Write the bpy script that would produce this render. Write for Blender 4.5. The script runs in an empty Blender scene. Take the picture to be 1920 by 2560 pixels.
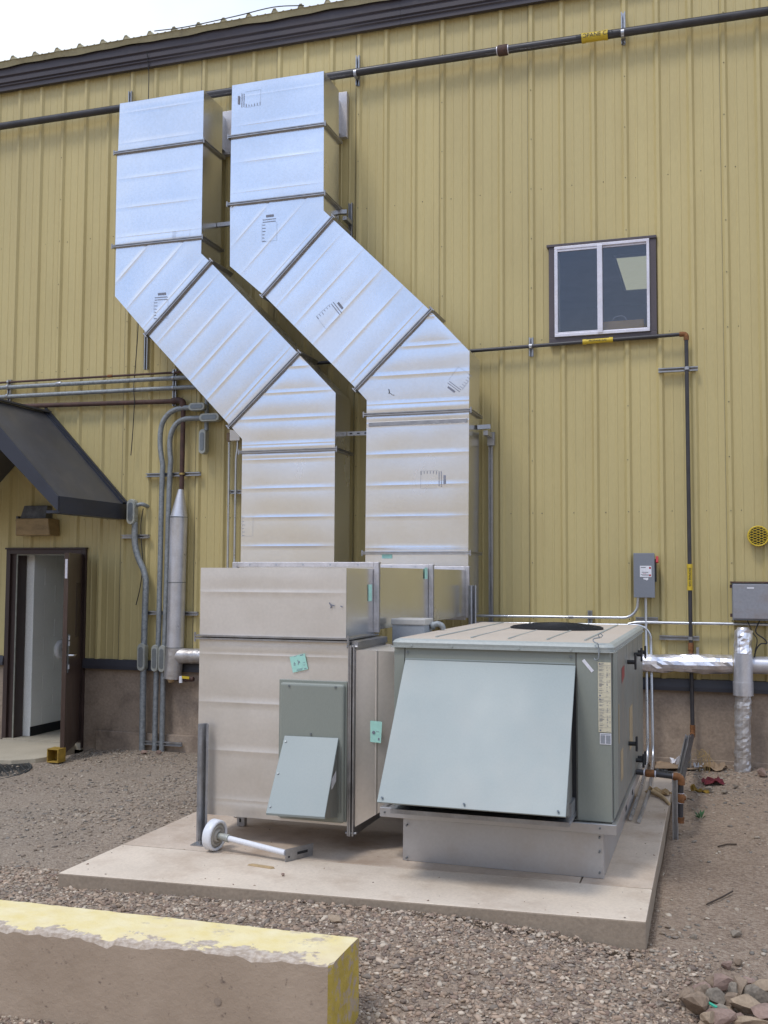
import bpy, math, random
import numpy as np
from mathutils import Vector, Matrix

random.seed(7)
rng = np.random.default_rng(11)
S = bpy.context.scene
COL = S.collection

# ------------------------------------------------------------------ camera
cam_d = bpy.data.cameras.new('camera')
cam = bpy.data.objects.new('camera', cam_d)
COL.objects.link(cam)
S.camera = cam
cam_d.sensor_fit = 'HORIZONTAL'
cam_d.sensor_width = 36.0
cam_d.lens = 36.0 * 2570.0 / 1920.0
cam_d.clip_start = 0.05
cam_d.clip_end = 2000
yaw, pitch, roll = math.radians(-17.984), math.radians(3.554), math.radians(0.288)
fw = Vector((math.sin(yaw) * math.cos(pitch), math.cos(yaw) * math.cos(pitch), math.sin(pitch)))
rt = Vector((math.cos(yaw), -math.sin(yaw), 0))
up = rt.cross(fw)
r2 = math.cos(roll) * rt + math.sin(roll) * up
u2 = -math.sin(roll) * rt + math.cos(roll) * up
cam.matrix_world = Matrix(((r2.x, u2.x, -fw.x, 7.806), (r2.y, u2.y, -fw.y, -9.980), (r2.z, u2.z, -fw.z, 1.643), (0, 0, 0, 1)))
S.render.resolution_x = 768
S.render.resolution_y = 1024

# ------------------------------------------------------------------ sky, sun, exposure
SKY_LOC = (5.515, 3.477, 0.258)
SUN_EL, SUN_AZ = math.radians(60), math.radians(208)      # azimuth clockwise from +Y: light from the left behind the camera
W = bpy.data.worlds.new('World')
S.world = W
W.use_nodes = True
nt = W.node_tree
nt.nodes.clear()
wo = nt.nodes.new('ShaderNodeOutputWorld')
bg = nt.nodes.new('ShaderNodeBackground')
sky = nt.nodes.new('ShaderNodeTexSky')
sky.sky_type = 'NISHITA'
sky.sun_disc = False
sky.sun_elevation = SUN_EL
sky.sun_rotation = SUN_AZ
sky.dust_density = 1.5
tc = nt.nodes.new('ShaderNodeTexCoord')
mp = nt.nodes.new('ShaderNodeMapping')
mp.inputs['Scale'].default_value = (1.0, 1.0, 1.7)
mp.inputs['Location'].default_value = SKY_LOC
nz = nt.nodes.new('ShaderNodeTexNoise')
nz.inputs['Scale'].default_value = 1.1
nz.inputs['Detail'].default_value = 6
nz.inputs['Roughness'].default_value = 0.5
rp = nt.nodes.new('ShaderNodeValToRGB')
rp.color_ramp.elements[0].position = 0.36
rp.color_ramp.elements[0].color = (4.9, 7.1, 12.0, 1)
rp.color_ramp.elements[1].position = 0.60
rp.color_ramp.elements[1].color = (10.5, 11.0, 11.8, 1)
mx = nt.nodes.new('ShaderNodeMix')
mx.data_type = 'RGBA'
mx.inputs['Factor'].default_value = 0.82
bg.inputs['Strength'].default_value = 0.1
L = nt.links.new
L(tc.outputs['Generated'], mp.inputs['Vector'])
L(mp.outputs['Vector'], nz.inputs['Vector'])
L(nz.outputs['Fac'], rp.inputs['Fac'])
L(rp.outputs['Color'], mx.inputs['B'])
L(sky.outputs['Color'], mx.inputs['A'])
L(mx.outputs['Result'], bg.inputs['Color'])
L(bg.outputs['Background'], wo.inputs['Surface'])

sd = bpy.data.lights.new('sun', 'SUN')
sd.energy = 1.35
sd.angle = math.radians(14)
sd.color = (1.0, 0.95, 0.88)
sun = bpy.data.objects.new('sun', sd)
COL.objects.link(sun)
dv = Vector((math.sin(SUN_AZ) * math.cos(SUN_EL), math.cos(SUN_AZ) * math.cos(SUN_EL), math.sin(SUN_EL)))
sun.rotation_euler = dv.to_track_quat('Z', 'Y').to_euler()
sun.location = (0, -10, 30)

S.view_settings.view_transform = 'Standard'
S.view_settings.look = 'None'
S.view_settings.exposure = 0.22
S.view_settings.gamma = 1.0
S.view_settings.use_curve_mapping = False

# ------------------------------------------------------------------ materials
MATS = {}


def mat(name, col, rough=0.6, metal=0.0, var=0.12, vscale=3.0, fine=0.06, fscale=60.0, bump=0.0, bscale=80.0,
        dirt=None, dirt_amt=0.0, dscale=2.0, stretch=(1, 1, 1), spec=0.5, emit=None, rvar=0.08, coat=0.0, bdet=5, orand=0.0):
    m = bpy.data.materials.new(name)
    m.use_nodes = True
    n = m.node_tree.nodes
    l = m.node_tree.links.new
    b = n['Principled BSDF']
    b.inputs['Roughness'].default_value = rough
    b.inputs['Metallic'].default_value = metal
    b.inputs['Specular IOR Level'].default_value = spec
    if coat:
        b.inputs['Coat Weight'].default_value = coat
    g = n.new('ShaderNodeNewGeometry')
    mpn = n.new('ShaderNodeMapping')
    mpn.inputs['Scale'].default_value = stretch
    l(g.outputs['Position'], mpn.inputs['Vector'])
    n1 = n.new('ShaderNodeTexNoise')
    n1.inputs['Scale'].default_value = vscale
    n1.inputs['Detail'].default_value = 5
    l(mpn.outputs['Vector'], n1.inputs['Vector'])
    n2 = n.new('ShaderNodeTexNoise')
    n2.inputs['Scale'].default_value = fscale
    n2.inputs['Detail'].default_value = 3
    l(mpn.outputs['Vector'], n2.inputs['Vector'])
    a = n.new('ShaderNodeMapRange')
    a.inputs['From Min'].default_value = 0.3
    a.inputs['From Max'].default_value = 0.7
    a.inputs['To Min'].default_value = 1 - var
    a.inputs['To Max'].default_value = 1 + var
    l(n1.outputs['Fac'], a.inputs['Value'])
    a2 = n.new('ShaderNodeMapRange')
    a2.inputs['From Min'].default_value = 0.3
    a2.inputs['From Max'].default_value = 0.7
    a2.inputs['To Min'].default_value = 1 - fine
    a2.inputs['To Max'].default_value = 1 + fine
    l(n2.outputs['Fac'], a2.inputs['Value'])
    mu = n.new('ShaderNodeMath')
    mu.operation = 'MULTIPLY'
    l(a.outputs['Result'], mu.inputs[0])
    l(a2.outputs['Result'], mu.inputs[1])
    if orand:
        oi = n.new('ShaderNodeObjectInfo')
        orr = n.new('ShaderNodeMapRange')
        orr.inputs['To Min'].default_value = 1 - orand
        orr.inputs['To Max'].default_value = 1 + orand
        l(oi.outputs['Random'], orr.inputs['Value'])
        mu2 = n.new('ShaderNodeMath')
        mu2.operation = 'MULTIPLY'
        l(mu.outputs['Value'], mu2.inputs[0])
        l(orr.outputs['Result'], mu2.inputs[1])
        mu = mu2
    vm = n.new('ShaderNodeVectorMath')
    vm.operation = 'SCALE'
    vm.inputs[0].default_value = col[:3]
    l(mu.outputs['Value'], vm.inputs['Scale'])
    out = vm.outputs['Vector']
    if dirt:
        n3 = n.new('ShaderNodeTexNoise')
        n3.inputs['Scale'].default_value = dscale
        n3.inputs['Detail'].default_value = 8
        n3.inputs['Roughness'].default_value = 0.65
        l(mpn.outputs['Vector'], n3.inputs['Vector'])
        r = n.new('ShaderNodeMapRange')
        r.inputs['From Min'].default_value = 0.48
        r.inputs['From Max'].default_value = 0.72
        r.inputs['To Max'].default_value = dirt_amt
        l(n3.outputs['Fac'], r.inputs['Value'])
        mxx = n.new('ShaderNodeMix')
        mxx.data_type = 'RGBA'
        l(r.outputs['Result'], mxx.inputs['Factor'])
        l(out, mxx.inputs['A'])
        mxx.inputs['B'].default_value = (*dirt, 1)
        out = mxx.outputs['Result']
    l(out, b.inputs['Base Color'])
    if rvar:
        rr = n.new('ShaderNodeMapRange')
        rr.inputs['From Min'].default_value = 0.3
        rr.inputs['From Max'].default_value = 0.7
        rr.inputs['To Min'].default_value = max(0.02, rough - rvar)
        rr.inputs['To Max'].default_value = min(1, rough + rvar)
        l(n1.outputs['Fac'], rr.inputs['Value'])
        l(rr.outputs['Result'], b.inputs['Roughness'])
    if bump:
        n4 = n.new('ShaderNodeTexNoise')
        n4.inputs['Scale'].default_value = bscale
        n4.inputs['Detail'].default_value = bdet
        l(mpn.outputs['Vector'], n4.inputs['Vector'])
        bp = n.new('ShaderNodeBump')
        bp.inputs['Strength'].default_value = 1.0
        bp.inputs['Distance'].default_value = bump
        l(n4.outputs['Fac'], bp.inputs['Height'])
        l(bp.outputs['Normal'], b.inputs['Normal'])
    if emit:
        b.inputs['Emission Color'].default_value = (*emit[0], 1)
        b.inputs['Emission Strength'].default_value = emit[1]
    MATS[name] = m
    return m


m_wall = mat('tan_wall_paint', (0.515, 0.426, 0.197), 0.5, orand=0.035, var=0.05, vscale=0.9, fine=0.03, stretch=(1, 1, 0.25), dirt=(0.41, 0.33, 0.15), dirt_amt=0.45, dscale=2.2)
m_walld = mat('tan_roof_paint', (0.36, 0.32, 0.19), 0.55, var=0.12, vscale=3, dirt=(0.16, 0.13, 0.09), dirt_amt=0.6, dscale=6)
m_fascia = mat('brown_trim_paint', (0.050, 0.041, 0.048), 0.5, var=0.15, vscale=2)
m_trim = mat('dark_base_trim_paint', (0.045, 0.045, 0.055), 0.5, var=0.15)
m_conc = mat('stem_wall_concrete', (0.33, 0.26, 0.20), 0.9, var=0.12, vscale=2.5, fine=0.12, fscale=40, bump=0.004, bscale=30, dirt=(0.17, 0.13, 0.10), dirt_amt=0.8, dscale=4, spec=0.2)
m_slab = mat('slab_concrete', (0.55, 0.455, 0.365), 0.9, var=0.08, vscale=2.2, fine=0.06, fscale=70, bump=0.0015, bscale=90, dirt=(0.34, 0.24, 0.165), dirt_amt=0.8, dscale=2.0, spec=0.2)
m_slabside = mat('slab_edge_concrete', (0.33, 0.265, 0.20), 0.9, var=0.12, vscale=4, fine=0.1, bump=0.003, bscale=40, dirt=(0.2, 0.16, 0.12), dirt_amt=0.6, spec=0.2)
m_stoop = mat('stoop_concrete', (0.44, 0.39, 0.30), 0.9, var=0.08, fine=0.05, bump=0.001, spec=0.2)
m_galv = mat('galvanized_duct_metal', (0.77, 0.775, 0.79), 0.24, 0.95, var=0.035, vscale=1.3, fine=0.03, fscale=45, bump=0.0035, bscale=2.6, bdet=1.2, dirt=(0.64, 0.60, 0.55), dirt_amt=0.3, dscale=1.1, rvar=0.05, orand=0.03)
m_galv2 = mat('dusty_galvanized_metal', (0.71, 0.66, 0.60), 0.44, 0.70, var=0.05, vscale=1.5, fine=0.03, fscale=50, bump=0.0035, bscale=2.2, bdet=1.2, dirt=(0.58, 0.53, 0.46), dirt_amt=0.45, dscale=1.9, rvar=0.05)
m_flange = mat('galvanized_flange_steel', (0.36, 0.355, 0.36), 0.40, 0.9, var=0.12, vscale=14, fine=0.08)
m_strip = mat('sealed_joint_strip', (0.52, 0.50, 0.51), 0.5, 0.55, var=0.12, vscale=14, fine=0.1, fscale=90)
m_strut = mat('galvanized_strut_channel', (0.38, 0.385, 0.40), 0.42, 0.85, var=0.12, vscale=12, fine=0.08)
m_emt = mat('bright_conduit_metal', (0.58, 0.60, 0.63), 0.33, 0.9, var=0.08, vscale=9)
m_rigid = mat('weathered_grey_conduit', (0.27, 0.29, 0.30), 0.55, 0.35, var=0.22, vscale=30, fine=0.15, fscale=90)
m_rust = mat('rusty_brown_pipe', (0.085, 0.047, 0.038), 0.75, 0.1, var=0.3, vscale=14, fine=0.15)
m_rustfit = mat('rusty_pipe_fitting', (0.20, 0.085, 0.03), 0.75, 0.2, var=0.35, vscale=40, fine=0.2)
m_black = mat('black_gas_pipe', (0.042, 0.040, 0.044), 0.42, 0.1, var=0.2, vscale=10, fine=0.08)
m_yel = mat('yellow_marker_plastic', (0.60, 0.43, 0.03), 0.45, var=0.06)
m_ink = mat('black_ink', (0.02, 0.02, 0.022), 0.6, var=0.1)
m_greyink = mat('grey_stamp_ink', (0.20, 0.21, 0.26), 0.6, 0.0, var=0.15)
m_fadedink = mat('faded_stamp_ink', (0.33, 0.35, 0.39), 0.6, 0.2, var=0.15)
m_rtu = mat('grey_green_cabinet_paint', (0.250, 0.270, 0.238), 0.42, dirt=(0.31, 0.29, 0.24), dirt_amt=0.35, dscale=1.6, stretch=(1, 1, .35), var=0.035, vscale=1.5, fine=0.03, fscale=150, bump=0.0001, bscale=300)
m_rtuside = mat('dusty_cabinet_side_paint', (0.21, 0.215, 0.195), 0.42, var=0.08, vscale=4, fine=0.05, stretch=(1, 3, 0.5), dirt=(0.24, 0.19, 0.14), dirt_amt=0.6, dscale=3)
m_hood = mat('skylit_hood_paint', (0.285, 0.328, 0.323), 0.5, dirt=(0.34, 0.35, 0.33), dirt_amt=0.5, dscale=1.8, stretch=(1, 1, .5), var=0.02, vscale=1.5, fine=0.03, fscale=150)  # cabinet paint lightened: sky light on the sloping hood put into the colour
m_lid = mat('dusty_cabinet_lid', (0.50, 0.43, 0.355), 0.7, var=0.05, vscale=3, fine=0.04, dirt=(0.50, 0.40, 0.31), dirt_amt=0.7, dscale=2.0)
m_lidedge = mat('pale_lid_edge_paint', (0.36, 0.385, 0.365), 0.45, var=0.05)
m_dark = mat('dark_opening', (0.018, 0.018, 0.02), 0.8, var=0.1)
m_curb = mat('curb_galvanized_steel', (0.50, 0.50, 0.51), 0.42, 0.85, var=0.05, vscale=2, fine=0.03, bump=0.0004, bscale=6, dirt=(0.42, 0.36, 0.31), dirt_amt=0.5, dscale=2.5)
m_teal = mat('green_sticker_paper', (0.38, 0.68, 0.59), 0.7, var=0.05, vscale=12)
m_cream = mat('cream_label_paper', (0.62, 0.57, 0.42), 0.6, var=0.04, vscale=14)
m_white = mat('white_label_paper', (0.72, 0.72, 0.76), 0.6, var=0.04, vscale=14)
m_red = mat('red_plastic', (0.45, 0.015, 0.02), 0.4, var=0.1)
m_redcloth = mat('red_cloth', (0.10, 0.012, 0.018), 0.9, var=0.25, vscale=20)
m_boxgrey = mat('grey_enclosure_paint', (0.20, 0.215, 0.245), 0.45, var=0.04, vscale=5, fine=0.03)
m_boxrust = mat('grey_enclosure_rust_stained', (0.27, 0.275, 0.30), 0.5, var=0.06, vscale=5, dirt=(0.20, 0.13, 0.08), dirt_amt=0.55, dscale=5)
m_foil = mat('crumpled_foil', (0.80, 0.79, 0.83), 0.36, 0.9, var=0.05, vscale=9, bump=0.008, bscale=9)
m_foild = mat('dull_wrapped_foil', (0.52, 0.50, 0.49), 0.38, 0.6, var=0.14, vscale=7, bump=0.006, bscale=22, dirt=(0.28, 0.23, 0.18), dirt_amt=0.6, dscale=6)
m_jacket = mat('aluminium_pipe_jacket', (0.58, 0.58, 0.61), 0.34, 0.55, var=0.06, vscale=6, dirt=(0.35, 0.33, 0.32), dirt_amt=0.4, dscale=5)
m_canopy = mat('dark_canopy_metal', (0.060, 0.060, 0.066), 0.5, var=0.12, vscale=3, dirt=(0.10, 0.09, 0.085), dirt_amt=0.5, dscale=4)
m_canopyd = mat('navy_canopy_trim', (0.024, 0.027, 0.040), 0.45, var=0.15)
m_door = mat('brown_door_paint', (0.075, 0.047, 0.038), 0.35, var=0.2, vscale=3, stretch=(1, 1, 0.3), dirt=(0.12, 0.09, 0.07), dirt_amt=0.4, dscale=5)
m_frame = mat('dark_brown_frame_paint', (0.045, 0.027, 0.023), 0.5, var=0.2)
m_frameedge = mat('worn_frame_stop', (0.24, 0.24, 0.20), 0.6, var=0.2, vscale=12)
m_block = mat('white_block_paint', (0.84, 0.86, 0.83), 0.6, var=0.03, fine=0.03, bump=0.0006, bscale=60)
m_mortar = mat('white_mortar_paint', (0.84, 0.85, 0.82), 0.7, var=0.04)
m_base = mat('black_cove_base', (0.012, 0.014, 0.016), 0.5)
m_chrome = mat('chrome', (0.75, 0.75, 0.77), 0.16, 1.0, var=0.04)
m_whitepl = mat('white_plastic', (0.72, 0.73, 0.76), 0.4, var=0.04)
m_fixture = mat('grey_lamp_housing', (0.15, 0.15, 0.15), 0.5, 0.3, var=0.3, vscale=14)
m_amber = mat('yellowed_lamp_lens', (0.27, 0.185, 0.085), 0.35, var=0.25, vscale=7, stretch=(1, 1, 2.5))
m_lb = mat('cast_fitting_metal', (0.40, 0.41, 0.37), 0.5, 0.4, var=0.12, vscale=20)
m_lbc = mat('fitting_cover_metal', (0.20, 0.22, 0.23), 0.4, 0.6, var=0.1, vscale=20)
m_winframe = mat('white_window_aluminium', (0.68, 0.67, 0.74), 0.4, 0.15, var=0.05, vscale=8, dirt=(0.5, 0.42, 0.38), dirt_amt=0.3, dscale=6)
m_wintrim = mat('plum_brown_window_trim', (0.085, 0.070, 0.078), 0.5, var=0.08)
m_card = mat('brown_cardboard', (0.66, 0.40, 0.13), 0.85, var=0.08, vscale=8)
m_cardlight = mat('tan_cardboard', (0.27, 0.19, 0.12), 0.85, var=0.15, vscale=9)
m_room = mat('dim_room_paint', (0.50, 0.48, 0.46), 0.8)
m_lamp = mat('fluorescent_diffuser', (0.8, 0.8, 0.7), 0.6, emit=((1.0, 0.98, 0.66), 0.30))
m_mat = mat('black_rubber_mat', (0.035, 0.037, 0.036), 0.7, var=0.15)
m_wood = mat('wood_splinter', (0.42, 0.30, 0.16), 0.8, var=0.15, vscale=20)
m_twig = mat('dark_twig', (0.05, 0.035, 0.025), 0.9)
m_grass = mat('dry_grass', (0.38, 0.26, 0.10), 0.9)
m_weed = mat('green_weed', (0.05, 0.13, 0.045), 0.7)
m_tealplastic = mat('teal_plastic', (0.05, 0.42, 0.28), 0.5)
m_yelpaint = mat('yellow_channel_paint', (0.34, 0.215, 0.03), 0.6, var=0.2, vscale=18, dirt=(0.10, 0.06, 0.03), dirt_amt=0.6, dscale=14)
m_hubc = mat('cream_hub_plastic', (0.42, 0.39, 0.34), 0.6)
m_faint = mat('faded_yellow_label', (0.36, 0.28, 0.17), 0.6, var=.15, vscale=20)
m_paper = mat('kraft_paper', (0.50, 0.36, 0.20), 0.85, var=0.1, vscale=10)
m_jbox = mat('blue_grey_junction_box', (0.30, 0.325, 0.36), 0.5, var=0.05)
m_jboxlid = mat('pale_junction_box_lid', (0.44, 0.43, 0.41), 0.55, var=0.06)


def glass_mat():
    m = bpy.data.materials.new('tinted_window_glass')
    m.use_nodes = True
    n = m.node_tree.nodes
    l = m.node_tree.links.new
    n.clear()
    o = n.new('ShaderNodeOutputMaterial')
    g = n.new('ShaderNodeBsdfGlossy')
    g.inputs['Roughness'].default_value = 0.04
    g.inputs['Color'].default_value = (0.72, 0.72, 0.74, 1)
    t = n.new('ShaderNodeBsdfTransparent')
    t.inputs['Color'].default_value = (0.92, 0.94, 0.96, 1)
    f = n.new('ShaderNodeFresnel')
    f.inputs['IOR'].default_value = 1.55
    ma = n.new('ShaderNodeMath')
    ma.operation = 'MULTIPLY_ADD'
    ma.inputs[1].default_value = 1.3
    ma.inputs[2].default_value = 0.02
    l(f.outputs[0], ma.inputs[0])
    mi = n.new('ShaderNodeMixShader')
    l(ma.outputs[0], mi.inputs[0])
    l(t.outputs[0], mi.inputs[1])
    l(g.outputs[0], mi.inputs[2])
    l(mi.outputs[0], o.inputs[0])
    return m


m_glass = glass_mat()

# ------------------------------------------------------------------ mesh helpers
ORG = {}


class MB:
    def __init__(s):
        s.v = []
        s.f = []
        s.sm = []

    def add(s, vs, fs, smooth=False):
        k = len(s.v)
        s.v += [tuple(map(float, p)) for p in vs]
        s.f += [tuple(i + k for i in f) for f in fs]
        s.sm += [smooth] * len(fs)
        return s

    def box(s, x0, x1, y0, y1, z0, z1):
        x0, x1 = sorted((x0, x1)); y0, y1 = sorted((y0, y1)); z0, z1 = sorted((z0, z1))
        return s.add([(x0, y0, z0), (x1, y0, z0), (x1, y1, z0), (x0, y1, z0), (x0, y0, z1), (x1, y0, z1), (x1, y1, z1), (x0, y1, z1)],
                     [(0, 3, 2, 1), (4, 5, 6, 7), (0, 1, 5, 4), (1, 2, 6, 5), (2, 3, 7, 6), (3, 0, 4, 7)])

    def hexa(s, b, t):
        """b, t: four points each, counter-clockwise seen from above"""
        return s.add(list(b) + list(t), [(0, 3, 2, 1), (4, 5, 6, 7), (0, 1, 5, 4), (1, 2, 6, 5), (2, 3, 7, 6), (3, 0, 4, 7)])

    def bar(s, p, q, w, h, upv=(0, -1, 0)):
        """box along p->q; w across, h along upv"""
        p = Vector(p); q = Vector(q)
        d = (q - p).normalized()
        u = Vector(upv)
        u = (u - d * u.dot(d)).normalized()
        r = d.cross(u)
        vs = []
        for c in (p, q):
            for a, b in ((-1, -1), (1, -1), (1, 1), (-1, 1)):
                vs.append(c + r * (a * w / 2) + u * (b * h / 2))
        return s.add(vs, [(0, 1, 2, 3), (7, 6, 5, 4), (0, 4, 5, 1), (1, 5, 6, 2), (2, 6, 7, 3), (3, 7, 4, 0)])

    def channel(s, p, q, w=0.041, h=0.041, open_dir=(0, -1, 0), t=0.004):
        """C-shaped strut channel, open towards open_dir"""
        p = Vector(p); q = Vector(q)
        d = (q - p).normalized()
        u = Vector(open_dir)
        u = (u - d * u.dot(d)).normalized()
        r = d.cross(u)
        prof = [(-w / 2, -h / 2), (w / 2, -h / 2), (w / 2, h / 2), (w / 4, h / 2), (w / 4, h / 2 - t), (w / 2 - t, h / 2 - t), (w / 2 - t, -h / 2 + t),
                (-w / 2 + t, -h / 2 + t), (-w / 2 + t, h / 2 - t), (-w / 4, h / 2 - t), (-w / 4, h / 2), (-w / 2, h / 2)]
        n = len(prof)
        vs = [p + r * a + u * b for a, b in prof] + [q + r * a + u * b for a, b in prof]
        fs = [(i, (i + 1) % n, (i + 1) % n + n, i + n) for i in range(n)]
        fs += [(0, 7, 6, 1), (1, 6, 5, 2), (2, 5, 4, 3), (0, 11, 8, 7), (11, 10, 9, 8)]
        fs += [tuple(i + n for i in f[::-1]) for f in [(0, 7, 6, 1), (1, 6, 5, 2), (2, 5, 4, 3), (0, 11, 8, 7), (11, 10, 9, 8)]]
        return s.add(vs, fs)

    def tube(s, pts, r, n=12, caps=True):
        pts = [Vector(p) for p in pts]
        rs = r if isinstance(r, (list, tuple)) else [r] * len(pts)
        vs = []
        d0 = (pts[1] - pts[0]).normalized()
        a = Vector((0, 0, 1)) if abs(d0.z) < 0.9 else Vector((1, 0, 0))
        u = (a - d0 * a.dot(d0)).normalized()
        for i, p in enumerate(pts):
            if i == 0:
                d = (pts[1] - pts[0]).normalized()
            elif i == len(pts) - 1:
                d = (pts[-1] - pts[-2]).normalized()
            else:
                d = ((pts[i + 1] - p).normalized() + (p - pts[i - 1]).normalized()).normalized()
            u = (u - d * u.dot(d)).normalized()
            w = d.cross(u)
            for k in range(n):
                t = 2 * math.pi * k / n
                vs.append(p + (u * math.cos(t) + w * math.sin(t)) * rs[i])
        fs = []
        for i in range(len(pts) - 1):
            for k in range(n):
                fs.append((i * n + k, i * n + (k + 1) % n, (i + 1) * n + (k + 1) % n, (i + 1) * n + k))
        s.add(vs, fs, True)
        if caps:
            e0 = vs[:n]
            e1 = vs[-n:]
            s.add(e0, [tuple(range(n))[::-1]])
            s.add(e1, [tuple(range(n))])
        return s

    def extrude_y(s, poly, y0, y1):
        """poly in (x, z), counter-clockwise seen from -Y"""
        n = len(poly)
        vs = [(x, y0, z) for x, z in poly] + [(x, y1, z) for x, z in poly]
        fs = [tuple(range(n)), tuple(range(n, 2 * n))[::-1]] + [((i + 1) % n, i, i + n, (i + 1) % n + n) for i in range(n)]
        return s.add(vs, fs)

    def quad(s, *p):
        return s.add(p, [tuple(range(len(p)))])

    def build(s, name, m, parent=None, bevel=0.0, origin=None, segs=2, noshade=False):
        me = bpy.data.meshes.new(name)
        o = bpy.data.objects.new(name, me)
        if parent is not None:
            org = ORG[parent.name]
            o.parent = parent
        else:
            org = Vector(origin) if origin is not None else Vector((0, 0, 0))
            o.location = org
        ORG_LOCAL = org
        me.from_pydata([(x - org[0], y - org[1], z - org[2]) for x, y, z in s.v], [], s.f)
        me.polygons.foreach_set('use_smooth', s.sm)
        me.materials.append(m)
        me.validate()
        me.update()
        COL.objects.link(o)
        ORG[o.name] = Vector(ORG_LOCAL)
        if bevel:
            bv = o.modifiers.new('bevel', 'BEVEL')
            bv.width = bevel
            bv.segments = segs
            bv.limit_method = 'ANGLE'
            bv.angle_limit = math.radians(40)
        return o


def thing(name, label, cat, loc, group=None):
    o = bpy.data.objects.new(name, None)
    o.empty_display_size = 0.1
    o.location = loc
    COL.objects.link(o)
    ORG[o.name] = Vector(loc)
    o['label'] = label
    o['category'] = cat
    if group:
        o['group'] = group
    return o


def tag(o, label, cat, group=None, kind=None):
    if label:
        o['label'] = label
    if cat:
        o['category'] = cat
    if group:
        o['group'] = group
    if kind:
        o['kind'] = kind
    return o


def arc(c, r, a0, a1, n, plane='xz', fixed=0.0):
    out = []
    for i in range(n + 1):
        a = math.radians(a0 + (a1 - a0) * i / n)
        p, q = c[0] + r * math.cos(a), c[1] + r * math.sin(a)
        out.append((p, fixed, q) if plane == 'xz' else (fixed, p, q))
    return out


def smooth_path(pts, n=6):
    """Catmull-Rom through points"""
    P = [Vector(p) for p in pts]
    P = [P[0] * 2 - P[1]] + P + [P[-1] * 2 - P[-2]]
    out = []
    for i in range(1, len(P) - 2):
        for k in range(n):
            t = k / n
            a, b, c, d = P[i - 1], P[i], P[i + 1], P[i + 2]
            out.append(0.5 * ((2 * b) + (c - a) * t + (2 * a - 5 * b + 4 * c - d) * t * t + (3 * b - a - 3 * c + d) * t ** 3))
    out.append(P[-2])
    return out


# ------------------------------------------------------------------ ground
CTRL = [(1, 0, -.29), (2, -.1, -.25), (0, -3, -.25), (2.5, -2.5, -.2), (4.1, -3, -.10), (4.2, -1, -.13), (4.1, -4.9, -.125), (5, -4.97, -.12), (5.8, -5.0, -.085), (6.4, -4.95, -.085),
        (6.9, -4.9, -.13), (7.5, -4.75, -.185), (7.65, -3, -.17), (7.55, -1, -.12), (8, 0, -.06), (7.2, 0, -.07), (9, -2, -.1), (5, -6, -.25), (6.5, -6.2, -.25), (8, -5.9, -.22), (7.85, -5.1, -.26),
        (0, -6, -.32), (8, -9, -.3), (12, -3, -.15), (4, -9, -.32), (-4, -3, -.33), (-4, -9, -.35), (12, -9, -.3), (1.4, -1.2, -.29), (0, -1.5, -.30), (3, -5.5, -.21), (2.5, -1.5, -.22), (5.5, -2, -.12), (5.5, -.3, -.14), (6.5, -3, -.12),
        (3.3, -.4, -.22), (4.4, -.2, -.18)]
CX = np.array([c[0] for c in CTRL]); CY = np.array([c[1] for c in CTRL]); CZ = np.array([c[2] for c in CTRL])


def gz(x, y):
    x = np.asarray(x, float); y = np.asarray(y, float)
    d2 = (x[..., None] - CX) ** 2 + (y[..., None] - CY) ** 2 + 0.03
    w = 1 / d2 ** 1.6
    return (w * CZ).sum(-1) / w.sum(-1)


def bump_noise(x, y):
    return (0.006 * np.sin(x * 7.3 + 1.3 * np.sin(y * 3.1)) * np.cos(y * 6.1 + 0.7 * np.sin(x * 4.0)) + 0.003 * np.sin(x * 23 + y * 17) * np.cos(y * 29 - x * 5))


gxs = np.concatenate([np.array([-400, -150, -60, -25, -12, -7, -5, -4]), np.arange(-3.5, 9.6, 0.055), np.array([10, 11, 13, 17, 28, 60, 150, 400])])
gys = np.concatenate([np.array([-400, -150, -60, -25, -14, -11, -10]), np.arange(-9.5, 0.4, 0.055), np.array([0.6, 1, 3, 8, 20, 60, 150, 400])])
GX, GY = np.meshgrid(gxs, gys)
GZ = gz(GX, GY)
far = np.clip((np.hypot(GX - 5, GY + 4) - 9) / 10, 0, 1)
GZ = GZ * (1 - far) + (-.3) * far
GZ = GZ + bump_noise(GX, GY) * (1 - far)
GZ = np.where((GX > 4.26) & (GX < 7.40) & (GY > -4.80) & (GY < -0.9), GZ - 0.10, GZ)    # the bed the slab was cast in
GZ = np.where((GY > 0.12), np.minimum(GZ, -0.4), GZ)
GZ = np.where((GX > -1.5) & (GX < 1.15) & (GY > -.75), np.minimum(GZ, -.36), GZ)        # under the door stoop
nx, ny = len(gxs), len(gys)
gme = bpy.data.meshes.new('ground')
vv = np.stack([GX, GY, GZ], -1).reshape(-1, 3)
idx = np.arange(nx * ny).reshape(ny, nx)
ff = np.stack([idx[:-1, :-1], idx[:-1, 1:], idx[1:, 1:], idx[1:, :-1]], -1).reshape(-1, 4)
gme.from_pydata(vv.tolist(), [], ff.tolist())
gme.polygons.foreach_set('use_smooth', [True] * len(ff))
ground = bpy.data.objects.new('ground', gme)
COL.objects.link(ground)
ground['kind'] = 'structure'
m_ground = bpy.data.materials.new('gravelly_dirt')
m_ground.use_nodes = True
gn = m_ground.node_tree.nodes
gl = m_ground.node_tree.links.new
gb = gn['Principled BSDF']
gb.inputs['Roughness'].default_value = 0.95
gb.inputs['Specular IOR Level'].default_value = 0.15
geo = gn.new('ShaderNodeNewGeometry')


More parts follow.
